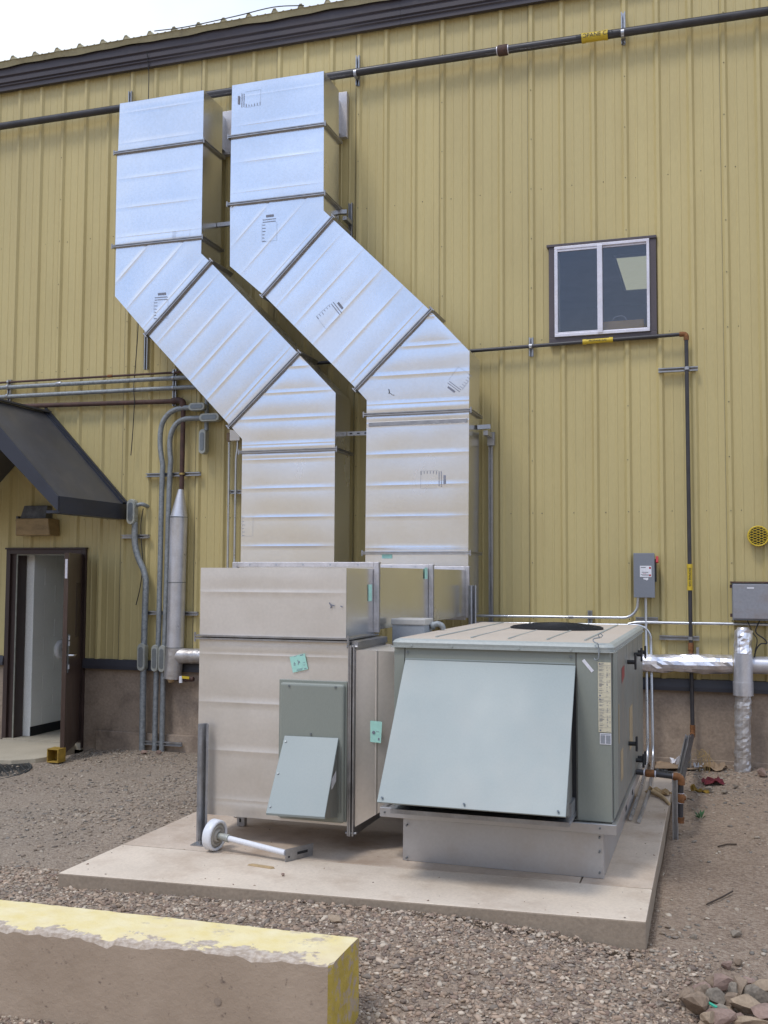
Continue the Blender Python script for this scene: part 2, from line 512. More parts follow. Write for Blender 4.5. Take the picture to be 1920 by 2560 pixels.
def nnode(scale, det=4, rough=0.5):
    t = gn.new('ShaderNodeTexNoise')
    t.inputs['Scale'].default_value = scale
    t.inputs['Detail'].default_value = det
    t.inputs['Roughness'].default_value = rough
    gl(geo.outputs['Position'], t.inputs['Vector'])
    return t


def ramp(src, stops):
    r = gn.new('ShaderNodeValToRGB')
    e = r.color_ramp.elements
    e[0].position, e[0].color = stops[0][0], (*stops[0][1], 1)
    e[1].position, e[1].color = stops[-1][0], (*stops[-1][1], 1)
    for p, c in stops[1:-1]:
        q = e.new(p)
        q.color = (*c, 1)
    gl(src, r.inputs['Fac'])
    return r


nA = nnode(0.8, 6, 0.6)
nB = nnode(55, 4)
vor = gn.new('ShaderNodeTexVoronoi')
vor.inputs['Scale'].default_value = 70
gl(geo.outputs['Position'], vor.inputs['Vector'])
vor2 = gn.new('ShaderNodeTexVoronoi')
vor2.inputs['Scale'].default_value = 140
gl(geo.outputs['Position'], vor2.inputs['Vector'])
cA = ramp(nA.outputs['Fac'], [(0.35, (0.22, 0.158, 0.112)), (0.55, (0.29, 0.215, 0.155)), (0.7, (0.225, 0.175, 0.135))])
sep = gn.new('ShaderNodeSeparateColor')
gl(vor.outputs['Color'], sep.inputs['Color'])
cB = ramp(sep.outputs['Red'], [(0.0, (0.16, 0.125, 0.105)), (0.35, (0.30, 0.23, 0.18)), (0.7, (0.41, 0.33, 0.26)), (1.0, (0.52, 0.44, 0.36))])
sepp = gn.new('ShaderNodeSeparateXYZ')
gl(geo.outputs['Position'], sepp.inputs[0])
mrx = gn.new('ShaderNodeMapRange')
mrx.inputs['From Min'].default_value = 3.0
mrx.inputs['From Max'].default_value = 6.5
gl(sepp.outputs['X'], mrx.inputs['Value'])
cA2 = ramp(nA.outputs['Fac'], [(0.35, (0.25, 0.21, 0.165)), (0.55, (0.31, 0.255, 0.195)), (0.7, (0.26, 0.225, 0.18))])
mxx_ = gn.new('ShaderNodeMix')
mxx_.data_type = 'RGBA'
gl(mrx.outputs['Result'], mxx_.inputs['Factor'])
gl(cA2.outputs['Color'], mxx_.inputs['A'])
gl(cA.outputs['Color'], mxx_.inputs['B'])
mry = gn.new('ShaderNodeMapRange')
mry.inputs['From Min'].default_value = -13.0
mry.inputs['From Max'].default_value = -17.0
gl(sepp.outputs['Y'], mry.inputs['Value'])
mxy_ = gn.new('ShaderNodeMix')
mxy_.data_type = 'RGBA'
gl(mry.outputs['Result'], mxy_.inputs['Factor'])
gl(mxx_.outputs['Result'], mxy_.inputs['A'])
mxy_.inputs['B'].default_value = (.58, .48, .36, 1)  # unseen ground behind the camera, coloured brighter to lend ducts a cream reflection
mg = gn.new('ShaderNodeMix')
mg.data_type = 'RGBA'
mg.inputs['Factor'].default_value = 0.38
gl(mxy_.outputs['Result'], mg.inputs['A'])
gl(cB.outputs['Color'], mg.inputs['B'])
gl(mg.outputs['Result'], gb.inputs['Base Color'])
ad = gn.new('ShaderNodeMath')
ad.operation = 'ADD'
gl(vor.outputs['Distance'], ad.inputs[0])
gl(vor2.outputs['Distance'], ad.inputs[1])
bpn = gn.new('ShaderNodeBump')
bpn.invert = True
bpn.inputs['Strength'].default_value = 0.9
bpn.inputs['Distance'].default_value = 0.007
gl(ad.outputs[0], bpn.inputs['Height'])
gl(bpn.outputs['Normal'], gb.inputs['Normal'])
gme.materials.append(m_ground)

# unseen tan slopes added behind the camera to warm the duct reflections
hv, hf = [], []
for i, x in enumerate(np.linspace(-220, 240, 70)):
    hh = 31 + 6.0 * math.sin(x * .031) + 2.0 * math.sin(x * .083 + 1) + 1.0 * math.sin(x * .21)
    for j, (yy, k) in enumerate(((-75, -.1), (-88, .35), (-102, .8), (-118, 1.0), (-150, .9))):
        hv.append((x, yy + 4 * math.sin(x * .05 + j), hh * k - .3))
    if i:
        for j in range(4):
            a = (i - 1) * 5 + j
            hf.append((a, a + 5, a + 6, a + 1))
hme = bpy.data.meshes.new('reflection_hills')
hme.from_pydata(hv, [], hf)
hme.materials.append(mat('reflection_hillside', (.66, .54, .38), .95, var=.3, vscale=.12, fine=.2, fscale=1.2, spec=.1))
reflection_hills = bpy.data.objects.new('reflection_hills', hme)
COL.objects.link(reflection_hills)
reflection_hills['kind'] = 'structure'

# ------------------------------------------------------------------ metal building
R = 0.3048
bld = thing('metal_building', 'tan ribbed metal building with dark brown eave trim and concrete base wall', 'building', (3, 0, 0))
EAVE = 7.40
WB = 0.70
openings = [(0.0, 1.06, -1, 1.93), (6.30, 7.26, 3.95, 4.87)]
RH, MH = 0.027, 0.004


def rib_profile(k):
    """(x, outward height) over one 0.3048 m rib module centred on rib k"""
    x = k * R
    return [(x - R / 2, 0), (x - 0.5 * R + 0.052 - 0.014, 0), (x - 0.5 * R + 0.052 - 0.010, 0),
            (x - 0.036, 0), (x - 0.015, RH), (x + 0.015, RH), (x + 0.036, 0)]


def profile_x(k0, k1):
    pts = []
    for k in range(k0, k1):
        x = k * R
        pts += [(x - 0.036, 0), (x - 0.014, RH), (x + 0.014, RH), (x + 0.036, 0),
                (x + 0.094, 0), (x + 0.100, MH), (x + 0.112, MH), (x + 0.118, 0),
                (x + 0.187, 0), (x + 0.193, MH), (x + 0.205, MH), (x + 0.211, 0)]
    pts.append((k1 * R - 0.036, 0))
    return pts


def prof_at(pts, x):
    for (xa, ha), (xb, hb) in zip(pts, pts[1:]):
        if xa <= x <= xb:
            return ha + (hb - ha) * (x - xa) / max(1e-9, xb - xa)
    return 0


bid = 0
for k in range(-10, 35, 3):
    k0 = k           # -10, -7, ... , 2, 5, 17, 20, 23, 26: laps on these ribs
    pts = profile_x(k0, k0 + 3)
    xs = [p[0] for p in pts]
    cuts = set(xs)
    for a, b, z0, z1 in openings:
        for c in (a, b):
            if xs[0] < c < xs[-1]:
                cuts.add(c)
    xs2 = sorted(cuts)
    mb = MB()
    lapoff = 0.0015 if (k // 3) % 2 else 0.0
    for xa, xb in zip(xs2, xs2[1:]):
        ya, yb = -prof_at(pts, xa) - lapoff, -prof_at(pts, xb) - lapoff
        xm = (xa + xb) / 2
        spans = [(WB, EAVE)]
        for a, b, z0, z1 in openings:
            if a < xm < b:
                ns = []
                for s0, s1 in spans:
                    if z1 <= s0 or z0 >= s1:
                        ns.append((s0, s1))
                        continue
                    if z0 > s0:
                        ns.append((s0, z0))
                    if z1 < s1:
                        ns.append((z1, s1))
                spans = ns
        for s0, s1 in spans:
            mb.quad((xa, ya, s0), (xb, yb, s0), (xb, yb, s1), (xa, ya, s1))
    # the lap edge of the sheet: a thin step standing proud at its left rib
    mb.box(xs[0] - 0.002, xs[0] + 0.0015, -0.0035, -0.0005, WB, 1.5) if False else None
    mb.build('wall_panel', m_wall, bld)
# lap lines beside each lap rib
mb = MB()
for k in range(-10, 35, 3):
    x = k * R - 0.0385
    if not (0.0 < x < 1.06 or 6.30 < x < 7.26):
        mb.box(x - 0.0022, x + 0.0022, -0.004, 0.001, WB + .002, EAVE)
mb.build('lap_sealant', m_walld, bld)
# screws
sc = MB()


def screw(x, y, z, r=0.0075):
    sc.add([(x - r, y, z), (x, y, z - r), (x + r, y, z), (x, y, z + r), (x, y - 0.006, z)], [(0, 1, 4), (1, 2, 4), (2, 3, 4), (3, 0, 4)])


for zz in (5.487, 3.972, 2.262):
    for k in range(-10, 35):
        x = (k + 0.299) * R + random.uniform(-.006, .006)
        if 6.2 < x < 7.4 and 3.9 < zz < 4.9:
            continue
        screw(x, -0.001, zz + random.uniform(-.006, .006))
for k in range(-10, 35, 3):
    for zz in (7.0, 6.493, 5.990, 5.487, 4.985, 4.48, 3.972, 3.272, 2.765, 2.262, 1.782, 1.25):
        if 6.2 < k * R < 7.35 and 3.9 < zz < 4.92:
            continue
        if -.05 < k * R < 1.1 and zz < 2:
            continue
        screw(k * R + random.uniform(-.004, .004), -RH - 0.002, zz + random.uniform(-.01, .01), 0.0065)
o = sc.build('wall_screws', mat('screw_heads', (0.17, 0.16, 0.11), 0.5, 0.3), bld)
o['kind'] = 'stuff'

# stem wall with openings for the door
mb = MB()
for a, b in ((-3.2, 0.0), (1.06, 10.6)):
    mb.box(a, b, 0.003, 0.2, -0.6, 0.62)
mb.build('stem_wall', m_conc, bld, bevel=0.004)
mb = MB()
mb.box(1.25, 3.2, -0.045, 0.002, -0.6, -0.075)
mb.box(6.2, 10.6, -0.02, 0.002, -0.6, -0.02)
mb.build('footing_ledge', m_conc, bld, bevel=0.006)
mb = MB()
for a, b in ((-3.2, -0.002), (1.062, 10.6)):
    mb.add([(a, -0.052, 0.60), (b, -0.052, 0.60), (b, 0.002, 0.60), (a, 0.002, 0.60), (a, -0.052, 0.635), (b, -0.052, 0.635), (b, 0.002, 0.71), (a, 0.002, 0.71), (a, -.038, .705), (b, -.038, .705)],
           [(0, 3, 2, 1), (0, 1, 5, 4), (4, 5, 9, 8), (8, 9, 6, 7), (0, 4, 8, 7, 3), (1, 2, 6, 9, 5)])
mb.build('base_trim', m_trim, bld)

# fascia: stepped brown eave trim
fp = [(-0.03, 7.372), (-0.06, 7.368), (-0.082, 7.370), (-0.082, 7.415), (-0.098, 7.428), (-0.098, 7.432), (-0.086, 7.442), (-0.086, 7.450), (-0.104, 7.462), (-0.104, 7.505), (-0.092, 7.518), (-0.092, 7.526), (-0.112, 7.540), (-0.112, 7.636), (-0.02, 7.636)]
mb = MB()
segx = [-3.2, 1.66, 4.75, 8.0, 10.6]
for a, b in zip(segx, segx[1:]):
    n = len(fp)
    vs = [(a + 0.001, y, z) for y, z in fp] + [(b - 0.001, y, z) for y, z in fp]
    m2 = MB()
    m2.add(vs, [(i + 1, i, i + n, i + 1 + n) for i in range(n - 1)] + [tuple(range(n)), tuple(range(n, 2 * n))[::-1]])
    m2.build('eave_fascia', m_fascia, bld)

# roof sheets, ribs seen end-on over the fascia
SL = 1 / 12
for k in range(-10, 35, 3):
    pts = profile_x(k, k + 3)
    mb = MB()
    y0, y1 = -0.175, 9.0
    zb = 7.684
    top, bot = [], []
    n = len(pts)
    vs = []
    for yy in (y0, y1):
        for x, h in pts:
            vs.append((x, yy, zb + h * 1.6 + (yy - y0) * SL))
        for x, h in pts:
            vs.append((x, yy, zb + h * 1.6 - 0.004 + (yy - y0) * SL))
    fs = []
    for i in range(n - 1):
        fs.append((i, i + 1, 2 * n + i + 1, 2 * n + i))
        fs.append((n + i + 1, n + i, 3 * n + i, 3 * n + i + 1))
        fs.append((i + 1, i, n + i, n + i + 1))
    mb.add(vs, fs)
    mb.build('roof_panel', m_walld, bld)
# tan closure strip under the sheets, wavy along its lower edge
mb = MB()
xs = np.arange(-3.2, 10.6, 0.05)
cl = []
for i, x in enumerate(xs):
    cl.append((x, -0.165, 7.686))
low = [(x, -0.140, 7.626 + 0.006 * math.sin(x * 5.1) + 0.004 * math.sin(x * 13)) for x in xs]
n = len(xs)
mb.add(cl + low, [(n + i, n + i + 1, i + 1, i) for i in range(n - 1)])
mb.build('eave_closure_strip', m_walld, bld)
mb = MB()
for k in range(-10, 35):
    x = k * R
    mb.add([(x - .036, -.170, 7.685), (x + .036, -.170, 7.685), (x + .014, -.170, 7.733), (x - .014, -.170, 7.733)], [(0, 1, 2, 3)])
mb.build('rib_closures', m_walld, bld)
# hanging cable along the top of the trim
mb = MB()
mb.tube(smooth_path([(1.9, -.185, 7.71), (2.3, -.19, 7.69), (2.9, -.19, 7.71), (3.35, -.19, 7.735), (3.7, -.18, 7.70)]), 0.006, 6)
tag(mb.build('roof_cable', m_ink, origin=(1.9, -.19, 7.70)), 'black cable sagging along the roof edge above the left duct', 'cable')
# rear shell so that light does not leak in, and floor inside
mb = MB()
mb.box(-3.2, 10.6, 9.0, 9.1, -.5, 8.3)
mb.box(-3.3, -3.2, 0, 9.0, -.5, 8.2)
mb.box(10.6, 10.7, 0, 9.0, -.5, 8.2)
mb.build('rear_walls', m_walld, bld)

# ---- window with the room behind it
win = MB()
x0, x1, z0, z1 = 6.30, 7.26, 3.95, 4.87
w = win
w.box(x0 - .03, x1 + .03, -0.055, 0.02, z0 - .045, z0 + .018)
w.box(x0 - .03, x0 + .025, -0.055, 0.02, z0 + .018, z1 - .005)
w.box(x1 - .03, x1 + .03, -0.055, 0.02, z0 + .018, z1 - .005)
w.box(x0 - .05, x1 + .035, -0.068, 0.02, z1 - .005, z1 + .022)
wt = w.build('window', m_wintrim, bld, bevel=0.003)
ORG[wt.name] = ORG[bld.name]


def subpart(mb, name, m, parent, bevel=0.0):
    o = mb.build(name, m, parent, bevel)
    return o


fr = MB()
ax0, ax1, az0, az1 = x0 + .027, x1 - .032, z0 + .02, z1 - .007
t = 0.032
fr.box(ax0, ax1, -.075, -.03, az0, az0 + .030)
fr.box(ax0, ax1, -.075, -.03, az1 - .028, az1)
fr.box(ax0, ax0 + t, -.074, -.03, az0 + .030, az1 - .028)
fr.box(ax1 - .026, ax1, -.074, -.03, az0 + .030, az1 - .028)
subpart(fr, 'frame', m_winframe, wt, 0.003)
xm = 6.762
fr = MB()
fr.box(xm - .022, xm + .026, -.083, -.034, az0 + .012, az1 - .020)
subpart(fr, 'mullion', m_winframe, wt, 0.003)
fr = MB()
fr.box(ax0 + t, xm - .022, -.068, -.045, az1 - .050, az1 - .028)
fr.box(ax0 + t, xm - .022, -.068, -.045, az0 + .030, az0 + .045)
fr.box(xm + .026, ax1 - .026, -.055, -.035, az1 - .046, az1 - .028)
fr.box(xm + .026, ax1 - .026, -.055, -.035, az0 + .030, az0 + .040)
subpart(fr, 'sash', m_winframe, wt, 0.002)
for a, b, y in ((ax0 + t, xm - .022, -.056), (xm + .026, ax1 - .026, -.045)):
    g = MB()
    g.box(a, b, y - .002, y + .002, az0 + .031, az1 - .029)
    subpart(g, 'pane', m_glass, wt)
rm = MB()
rx0, rx1, ry0, ry1, rz0, rz1 = 5.2, 8.6, 0.06, 4.2, 3.3, 5.35
rm.quad((rx0, ry1, rz0), (rx1, ry1, rz0), (rx1, ry1, rz1), (rx0, ry1, rz1))
rm.quad((rx0, ry0, rz0), (rx0, ry1, rz0), (rx0, ry1, rz1), (rx0, ry0, rz1))
rm.quad((rx1, ry0, rz0), (rx1, ry0, rz1), (rx1, ry1, rz1), (rx1, ry1, rz0))
rm.quad((rx0, ry0, rz1), (rx0, ry1, rz1), (rx1, ry1, rz1), (rx1, ry0, rz1))
rm.quad((rx0, ry0, rz0), (rx1, ry0, rz0), (rx1, ry1, rz0), (rx0, ry1, rz0))
rm.box(rx0, x0, 0.03, 0.06, rz0, rz1)
rm.box(x1, rx1, 0.03, 0.06, rz0, rz1)
rm.box(x0, x1, 0.03, 0.06, rz0, z0)
rm.box(x0, x1, 0.03, 0.06, z1, rz1)
rm.box(rx0, rx1, 0.5, 0.62, 5.13, rz1 - .002)
rm.box(6.30, 6.36, 0.061, 0.10, 3.95, 4.87)
rm.build('upstairs_room', m_room, bld)
tl = thing('ceiling_light', 'lit fluorescent ceiling panel seen through the right pane of the upper window', 'ceiling light', (6.95, 2.6, 5.34))
MB().box(6.74, 7.30, 1.95, 3.35, 5.325, 5.335).build('diffuser', m_lamp, tl)
mb = MB()
mb.box(6.71, 6.74, 1.92, 3.38, 5.318, 5.349); mb.box(7.30, 7.33, 1.92, 3.38, 5.318, 5.349)
mb.box(6.74, 7.30, 1.92, 1.95, 5.318, 5.349); mb.box(6.74, 7.30, 3.35, 3.38, 5.318, 5.349)
mb.build('rim', m_white, tl)
# things on the sill inside
cb = thing('cardboard_box', 'orange-tan cardboard box on the sill inside the upper window', 'box', (6.97, 0.12, 3.97))
MB().box(6.77, 7.165, 0.035, 0.10, 3.96, 4.115).build('carton', m_card, cb, bevel=0.003)
mb = MB(); mb.tube(smooth_path([(6.86, .07, 4.11), (6.89, .07, 4.16), (6.97, .07, 4.165), (7.01, .07, 4.11)]), 0.004, 6)
mb.build('handle', m_winframe, cb)
mb = MB()
mb.tube(smooth_path([(6.42, .09, 3.985), (6.5, .09, 4.0), (6.56, .09, 3.99), (6.66, .09, 4.03)]), [0.016 + .004 * math.sin(i) for i in range(19)], 8)
tag(mb.build('rolled_paper', m_white, origin=(6.5, .09, 3.98)), 'pale crumpled roll on the sill inside the left window pane', 'roll')

# ---- doorway
df = MB()
df.box(0.0, 0.055, -0.035, 0.16, -0.28, 1.925)
df.box(1.01, 1.062, -0.035, 0.16, -0.28, 1.925)
df.box(0.055, 1.01, -0.035, 0.16, 1.872, 1.925)
df.box(-0.01, 1.072, -0.05, 0.0, 1.925, 1.945)
df.box(0.055, 0.14, 0.0, 0.155, -0.23, 1.872)
dfo = df.build('door_frame', m_frame, bld, bevel=0.003)
mb = MB()
mb.box(0.125, 0.139, -0.012, -0.001, -0.23, 1.872)
mb.box(0.139, 1.0, -0.012, -0.001, 1.858, 1.871)
subpart(mb, 'door_stop_strip', m_frameedge, dfo)
mb = MB(); mb.box(1.0, 1.012, -0.03, 0.10, -0.23, 1.87)
subpart(mb, 'hinge_strip', m_frameedge, dfo)

# corridor inside: block wall on the left with real joints
BX = 0.22
bw = MB()
bw.box(BX + .009, BX - .2 + .009, 0.17, 6.0, -0.25, 3.0)
bwo = bw.build('corridor_wall', m_mortar, bld)
courses = 16
bm_ = None
for c in range(0, 11):
    z0b = -0.115 + c * 0.203
    off = 0.0 if c % 2 else 0.203
    y = 0.17 - off
    while y < 3.2:
        ya, yb = max(0.172, y + .004), y + 0.402
        if yb - ya > 0.05:
            b = MB().box(BX + .005, BX + .0135, ya, yb, z0b + .002, z0b + .201)
            b.build('block', m_block, bwo)
        y += 0.406
mb = MB(); mb.box(BX + .0095, BX + .020, 0.17, 6.0, -0.222, -0.118)
mb.build('cove_base', m_base, bld)
mb = MB()
mb.box(1.4, 1.5, 0.17, 6.0, -0.25, 3.0)
mb.box(-0.2, 1.5, 6.0, 6.1, -0.25, 3.0)
mb.box(-0.2, 1.5, 0.17, 6.1, 2.75, 2.85)
mb.build('corridor_shell', m_block, bld)
mb = MB(); mb.box(0.02, 1.05, -0.04, 0.17, -0.30, -0.2225); mb.box(-.1, 1.4, 0.17, 6.0, -0.30, -0.222)
mb.build('corridor_floor', m_stoop, bld)
dsc = MB()
dsc.tube([(BX + .012, 0.70, 0.735), (BX + .05, 0.70, 0.735), (BX + .058, .70, .735)], [0.115, 0.112, 0.09], 28)
dt = thing('wall_dispenser', 'round white dispenser on the corridor wall beside the open door edge', 'dispenser', (BX + .01, .70, .735))
dsc.build('cover', m_whitepl, dt)
MB().box(BX + .057, BX + .066, .675, .725, .72, .755).build('latch', m_frame, dt)

# door leaf, open past square, hinged on the right jamb
hx, hy = 1.005, -0.045
ex, ey = 1.375, -0.835
dd = Vector((ex - hx, ey - hy, 0)); DL = dd.length; dd.normalize()
nn = Vector((dd.y, -dd.x, 0)) * -1          # towards the viewer's right side
if nn.x < 0:
    nn = -nn


def dpt(a, b, z):
    return Vector((hx, hy, z)) + dd * a + nn * b


def dbox(mb, a0, a1, b0, b1, z0, z1):
    return mb.hexa([dpt(a0, b1, z0), dpt(a0, b0, z0), dpt(a1, b0, z0), dpt(a1, b1, z0)][::-1] if False else [dpt(a0, b0, z0), dpt(a0, b1, z0), dpt(a1, b1, z0), dpt(a1, b0, z0)][::-1],
                   [dpt(a0, b0, z1), dpt(a0, b1, z1), dpt(a1, b1, z1), dpt(a1, b0, z1)][::-1])


leaf = dbox(MB(), 0, DL, -.022, .022, -.205, 1.868).build('door', m_door, bld, bevel=0.003)
mb = MB(); dbox(mb, .12, .36, .022, .026, 0.96, 1.55)
subpart(mb, 'door_pull_plate', m_frame, leaf)
mb = MB(); dbox(mb, DL - .12, DL - .055, .022, .030, .62, 1.02)
subpart(mb, 'lock_plate', m_lbc, leaf, 0.002)
for zz in (.66, .90, .96):
    mb = MB(); dbox(mb, DL - .115, DL - .06, .030, .034, zz, zz + .045)
    subpart(mb, 'lock_button', m_white, leaf)
mb = MB()
mb.tube([dpt(DL - .088, .03, .80), dpt(DL - .088, .075, .80), dpt(DL - .10, .085, .80), dpt(DL - .20, .085, .80)], [.013, .011, .010, .009], 10)
subpart(mb, 'handle', m_chrome, leaf)
mb = MB(); dbox(mb, DL, DL + .003, -.012, .012, 1.60, 1.80)
subpart(mb, 'edge_plate', m_winframe, leaf)

# stoop, door stop, mat
mb = MB()
mb.hexa([(-3, -1.15, -.5), (0.95, -1.13, -.5), (1.15, -.80, -.5), (1.15, -.06, -.5)], [(-3, -1.15, -.238), (0.95, -1.13, -.238), (1.15, -.80, -.238), (1.15, -.06, -.238)])
mb = MB()
poly = [(-3, -1.15), (0.98, -1.12), (1.15, -.96), (1.20, -.82), (0.99, -.05), (-3, -.05)]
mb.add([(x, y, -.5) for x, y in poly] + [(x, y, -.236) for x, y in poly], [(0, 1, 2, 3, 4, 5)[::-1], tuple(range(6, 12))] + [(i, (i + 1) % 6, (i + 1) % 6 + 6, i + 6) for i in range(6)])
o = mb.build('door_stoop', m_stoop, bevel=0.006)
o['kind'] = 'structure'
mb = MB()
sx0, sx1, sy0, sy1, sz0, sz1 = 1.262, 1.398, -.93, -.80, -.275, -.135
tt = .012
mb.box(sx0, sx1, sy0, sy1, sz0, sz0 + tt); mb.box(sx0, sx1, sy0, sy1, sz1 - tt, sz1)
mb.box(sx0, sx0 + tt, sy0, sy1, sz0 + tt, sz1 - tt); mb.box(sx1 - tt, sx1, sy0, sy1, sz0 + tt, sz1 - tt)
mb.box(sx0 + tt, sx1 - tt, sy1 - .006, sy1, sz0 + tt, sz1 - tt)
tag(mb.build('door_wedge', m_yelpaint, origin=(1.33, -.86, -.27), bevel=0.004), 'worn yellow steel tube propping the brown door open', 'door stop')
# perforated mat
mt = MB()
cx, cy, rr = 0.62, -1.62, 0.78
mz = -.283
bars = 26
for i in range(bars):
    tpos = -rr + (i + .5) * 2 * rr / bars
    h = math.sqrt(max(0, rr * rr - tpos * tpos))
    for d1, d2 in (((1, 1), (1, -1)), ((1, -1), (1, 1))):
        a = Vector((d1[0], d1[1], 0)).normalized(); b = Vector((d2[0], d2[1], 0)).normalized()
        c = Vector((cx, cy, mz)) + b * tpos
        mt.bar(c - a * h, c + a * h, 0.014, 0.012 if d1 == (1, 1) else 0.010, (0, 0, 1))
ring = [(cx + rr * math.cos(a), cy + rr * math.sin(a), mz) for a in np.linspace(0, 2 * math.pi, 49)]
mt.tube(ring, 0.011, 6)
tag(mt.build('rubber_mat', m_mat, origin=(cx, cy, mz)), 'black perforated rubber mat on the ground before the stoop', 'mat')

# ---- canopy over the door (part of the building)
cap = MB()
ridx, ridz = 0.52, 3.485
ex1, ez1 = 1.575, 2.415
ex0 = 2 * ridx - ex1
yf, ybk = -1.28, -0.04
th = .125
# right slope slab
nrm = Vector((ex1 - ridx, 0, ez1 - ridz)).normalized()
perp = Vector((-nrm.z, 0, nrm.x))
for sgn, ex_ in ((1, ex1), (-1, ex0)):
    pts_t = [(ridx, ridz), (ex_, ez1)]
    pts_b = [(ridx, ridz - th * 1.45), (ex_ - sgn * .0, ez1 - th)]
    a, b = pts_t; c, d = pts_b
    poly = [a, c, d, b] if sgn > 0 else [b, d, c, a]
    MB().extrude_y(poly, yf, ybk).build('canopy_roof', m_canopy, bld, bevel=0.004)
# front rake boards and eave board
for sgn, ex_ in ((1, ex1), (-1, ex0)):
    a, b = (ridx, ridz + .012), (ex_ + sgn * .012, ez1 + .0)
    d, c = (ridx, ridz - .255), (ex_ + sgn * .012, ez1 - .150)
    poly = [a, d, c, b] if sgn > 0 else [b, c, d, a]
    MB().extrude_y(poly, yf - .022, yf - .001).build('canopy_fascia', m_canopyd, bld, bevel=0.003)
    mb = MB(); mb.box(ex_, ex_ + sgn * .014, yf, ybk, ez1 - .165, ez1 + .004)
    mb.box(ex_ - sgn * .16, ex_ - sgn * .001, yf + .03, ybk, ez1 - .162, ez1 - .135)
    mb.build('canopy_eave_board', m_canopyd, bld)
# wall flashing along the right slope
mb = MB()
mb.extrude_y([(ridx - .01, ridz - .02), (ex1 - .03, ez1 - .02), (ex1 + .035, ez1 + .012), (ridx - .03, ridz + .085)], -.075, -.036)
mb.bar((ridx - .02, -.09, ridz + .02), (ex1, -.09, ez1 + .015), .03, .05, (0, -1, 0))
mb.build('canopy_flashing', m_canopyd, bld)
mb = MB(); mb.bar((ridx, yf - .01, ridz + .012), (ridx, ybk, ridz + .012), .10, .02, (0, 0, 1))
mb.build('canopy_ridge_cap', m_canopy, bld)

# door light
dl = thing('wall_light', 'old rectangular wall light with a yellowed lens above the open doorway', 'light', (.45, 0, 2.1))
mb = MB(); mb.hexa([(.27, -.17, 2.26), (.61, -.17, 2.26), (.61, 0, 2.26), (.27, 0, 2.26)], [(.29, -.12, 2.42), (.60, -.12, 2.42), (.60, 0, 2.42), (.29, 0, 2.42)])
mb.build('housing', m_fixture, dl, bevel=.006)
MB().hexa([(.24, -.20, 2.075), (.70, -.20, 2.075), (.70, -.01, 2.075), (.24, -.01, 2.075)], [(.255, -.22, 2.27), (.685, -.22, 2.27), (.685, -.01, 2.27), (.255, -.01, 2.27)]).build('lens', m_amber, dl, bevel=.012)
mb = MB(); mb.box(.215, .238, -.16, -.02, 2.09, 2.30)
mb.build('bracket', m_fixture, dl)

# ------------------------------------------------------------------ concrete slab
sl = thing('equipment_slab', 'wide tan concrete slab under the rooftop-style unit and the ducts', 'slab', (5.8, -3, -.2))
fl, frt = (4.215, -4.885), (7.445, -4.655)
bl, brt = (4.225, -.95), (7.43, -.80)
ZT = -.05


def sy(x):
    return fl[1] + (frt[1] - fl[1]) * (x - fl[0]) / (frt[0] - fl[0])


jy = .66          # joint sits this far behind the front edge


def slabpiece(p, zt=ZT, m=m_slab, nm='slab_panel'):
    mb = MB()
    n = len(p)
    mb.add([(x, y, -.30) for x, y in p] + [(x, y, zt) for x, y in p], [tuple(range(n))[::-1], tuple(range(n, 2 * n))] + [(i, (i + 1) % n, (i + 1) % n + n, i + n) for i in range(n)])
    o = mb.build(nm, m, sl, bevel=0.008)
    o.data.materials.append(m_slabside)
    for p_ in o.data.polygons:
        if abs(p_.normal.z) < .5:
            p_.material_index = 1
    return o


g_ = .004
m_slabf = mat('pale_slab_concrete', (0.63, 0.535, 0.43), 0.9, var=0.06, vscale=2.2, fine=0.06, fscale=70, bump=0.0015, bscale=90, dirt=(0.42, 0.32, 0.235), dirt_amt=0.8, dscale=2.6, spec=0.2)
slabpiece([fl, frt, (frt[0] - .003, frt[1] + .56), (fl[0] + .002, fl[1] + jy)], m=m_slabf)
slabpiece([(fl[0] + .002, fl[1] + jy + g_ * 2), (7.05, -4.12 + g_), (7.05, -.82), bl])
slabpiece([(7.05 + g_, -4.12 + g_), (frt[0] - .003, frt[1] + .56 + g_ * 2), brt, (7.05 + g_, -.82)])

# ------------------------------------------------------------------ duct builder


def clip_line(poly, nrm2, tval, dvec):
    """intersections of the line {p: p.n = t} with a polygon, returned as min and max along dvec"""
    out = []
    n = len(poly)
    for i in range(n):
        a, b = poly[i], poly[(i + 1) % n]
        ta = a[0] * nrm2[0] + a[1] * nrm2[1] - tval
        tb = b[0] * nrm2[0] + b[1] * nrm2[1] - tval
        if abs(ta) < 1e-7:
            out.append(a)
        if (ta < -1e-7 and tb > 1e-7) or (ta > 1e-7 and tb < -1e-7):
            k = ta / (ta - tb)
            out.append((a[0] + (b[0] - a[0]) * k, a[1] + (b[1] - a[1]) * k))
    if not out:
        return None
    out.sort(key=lambda p: p[0] * dvec[0] + p[1] * dvec[1])
    return out[0], out[-1]


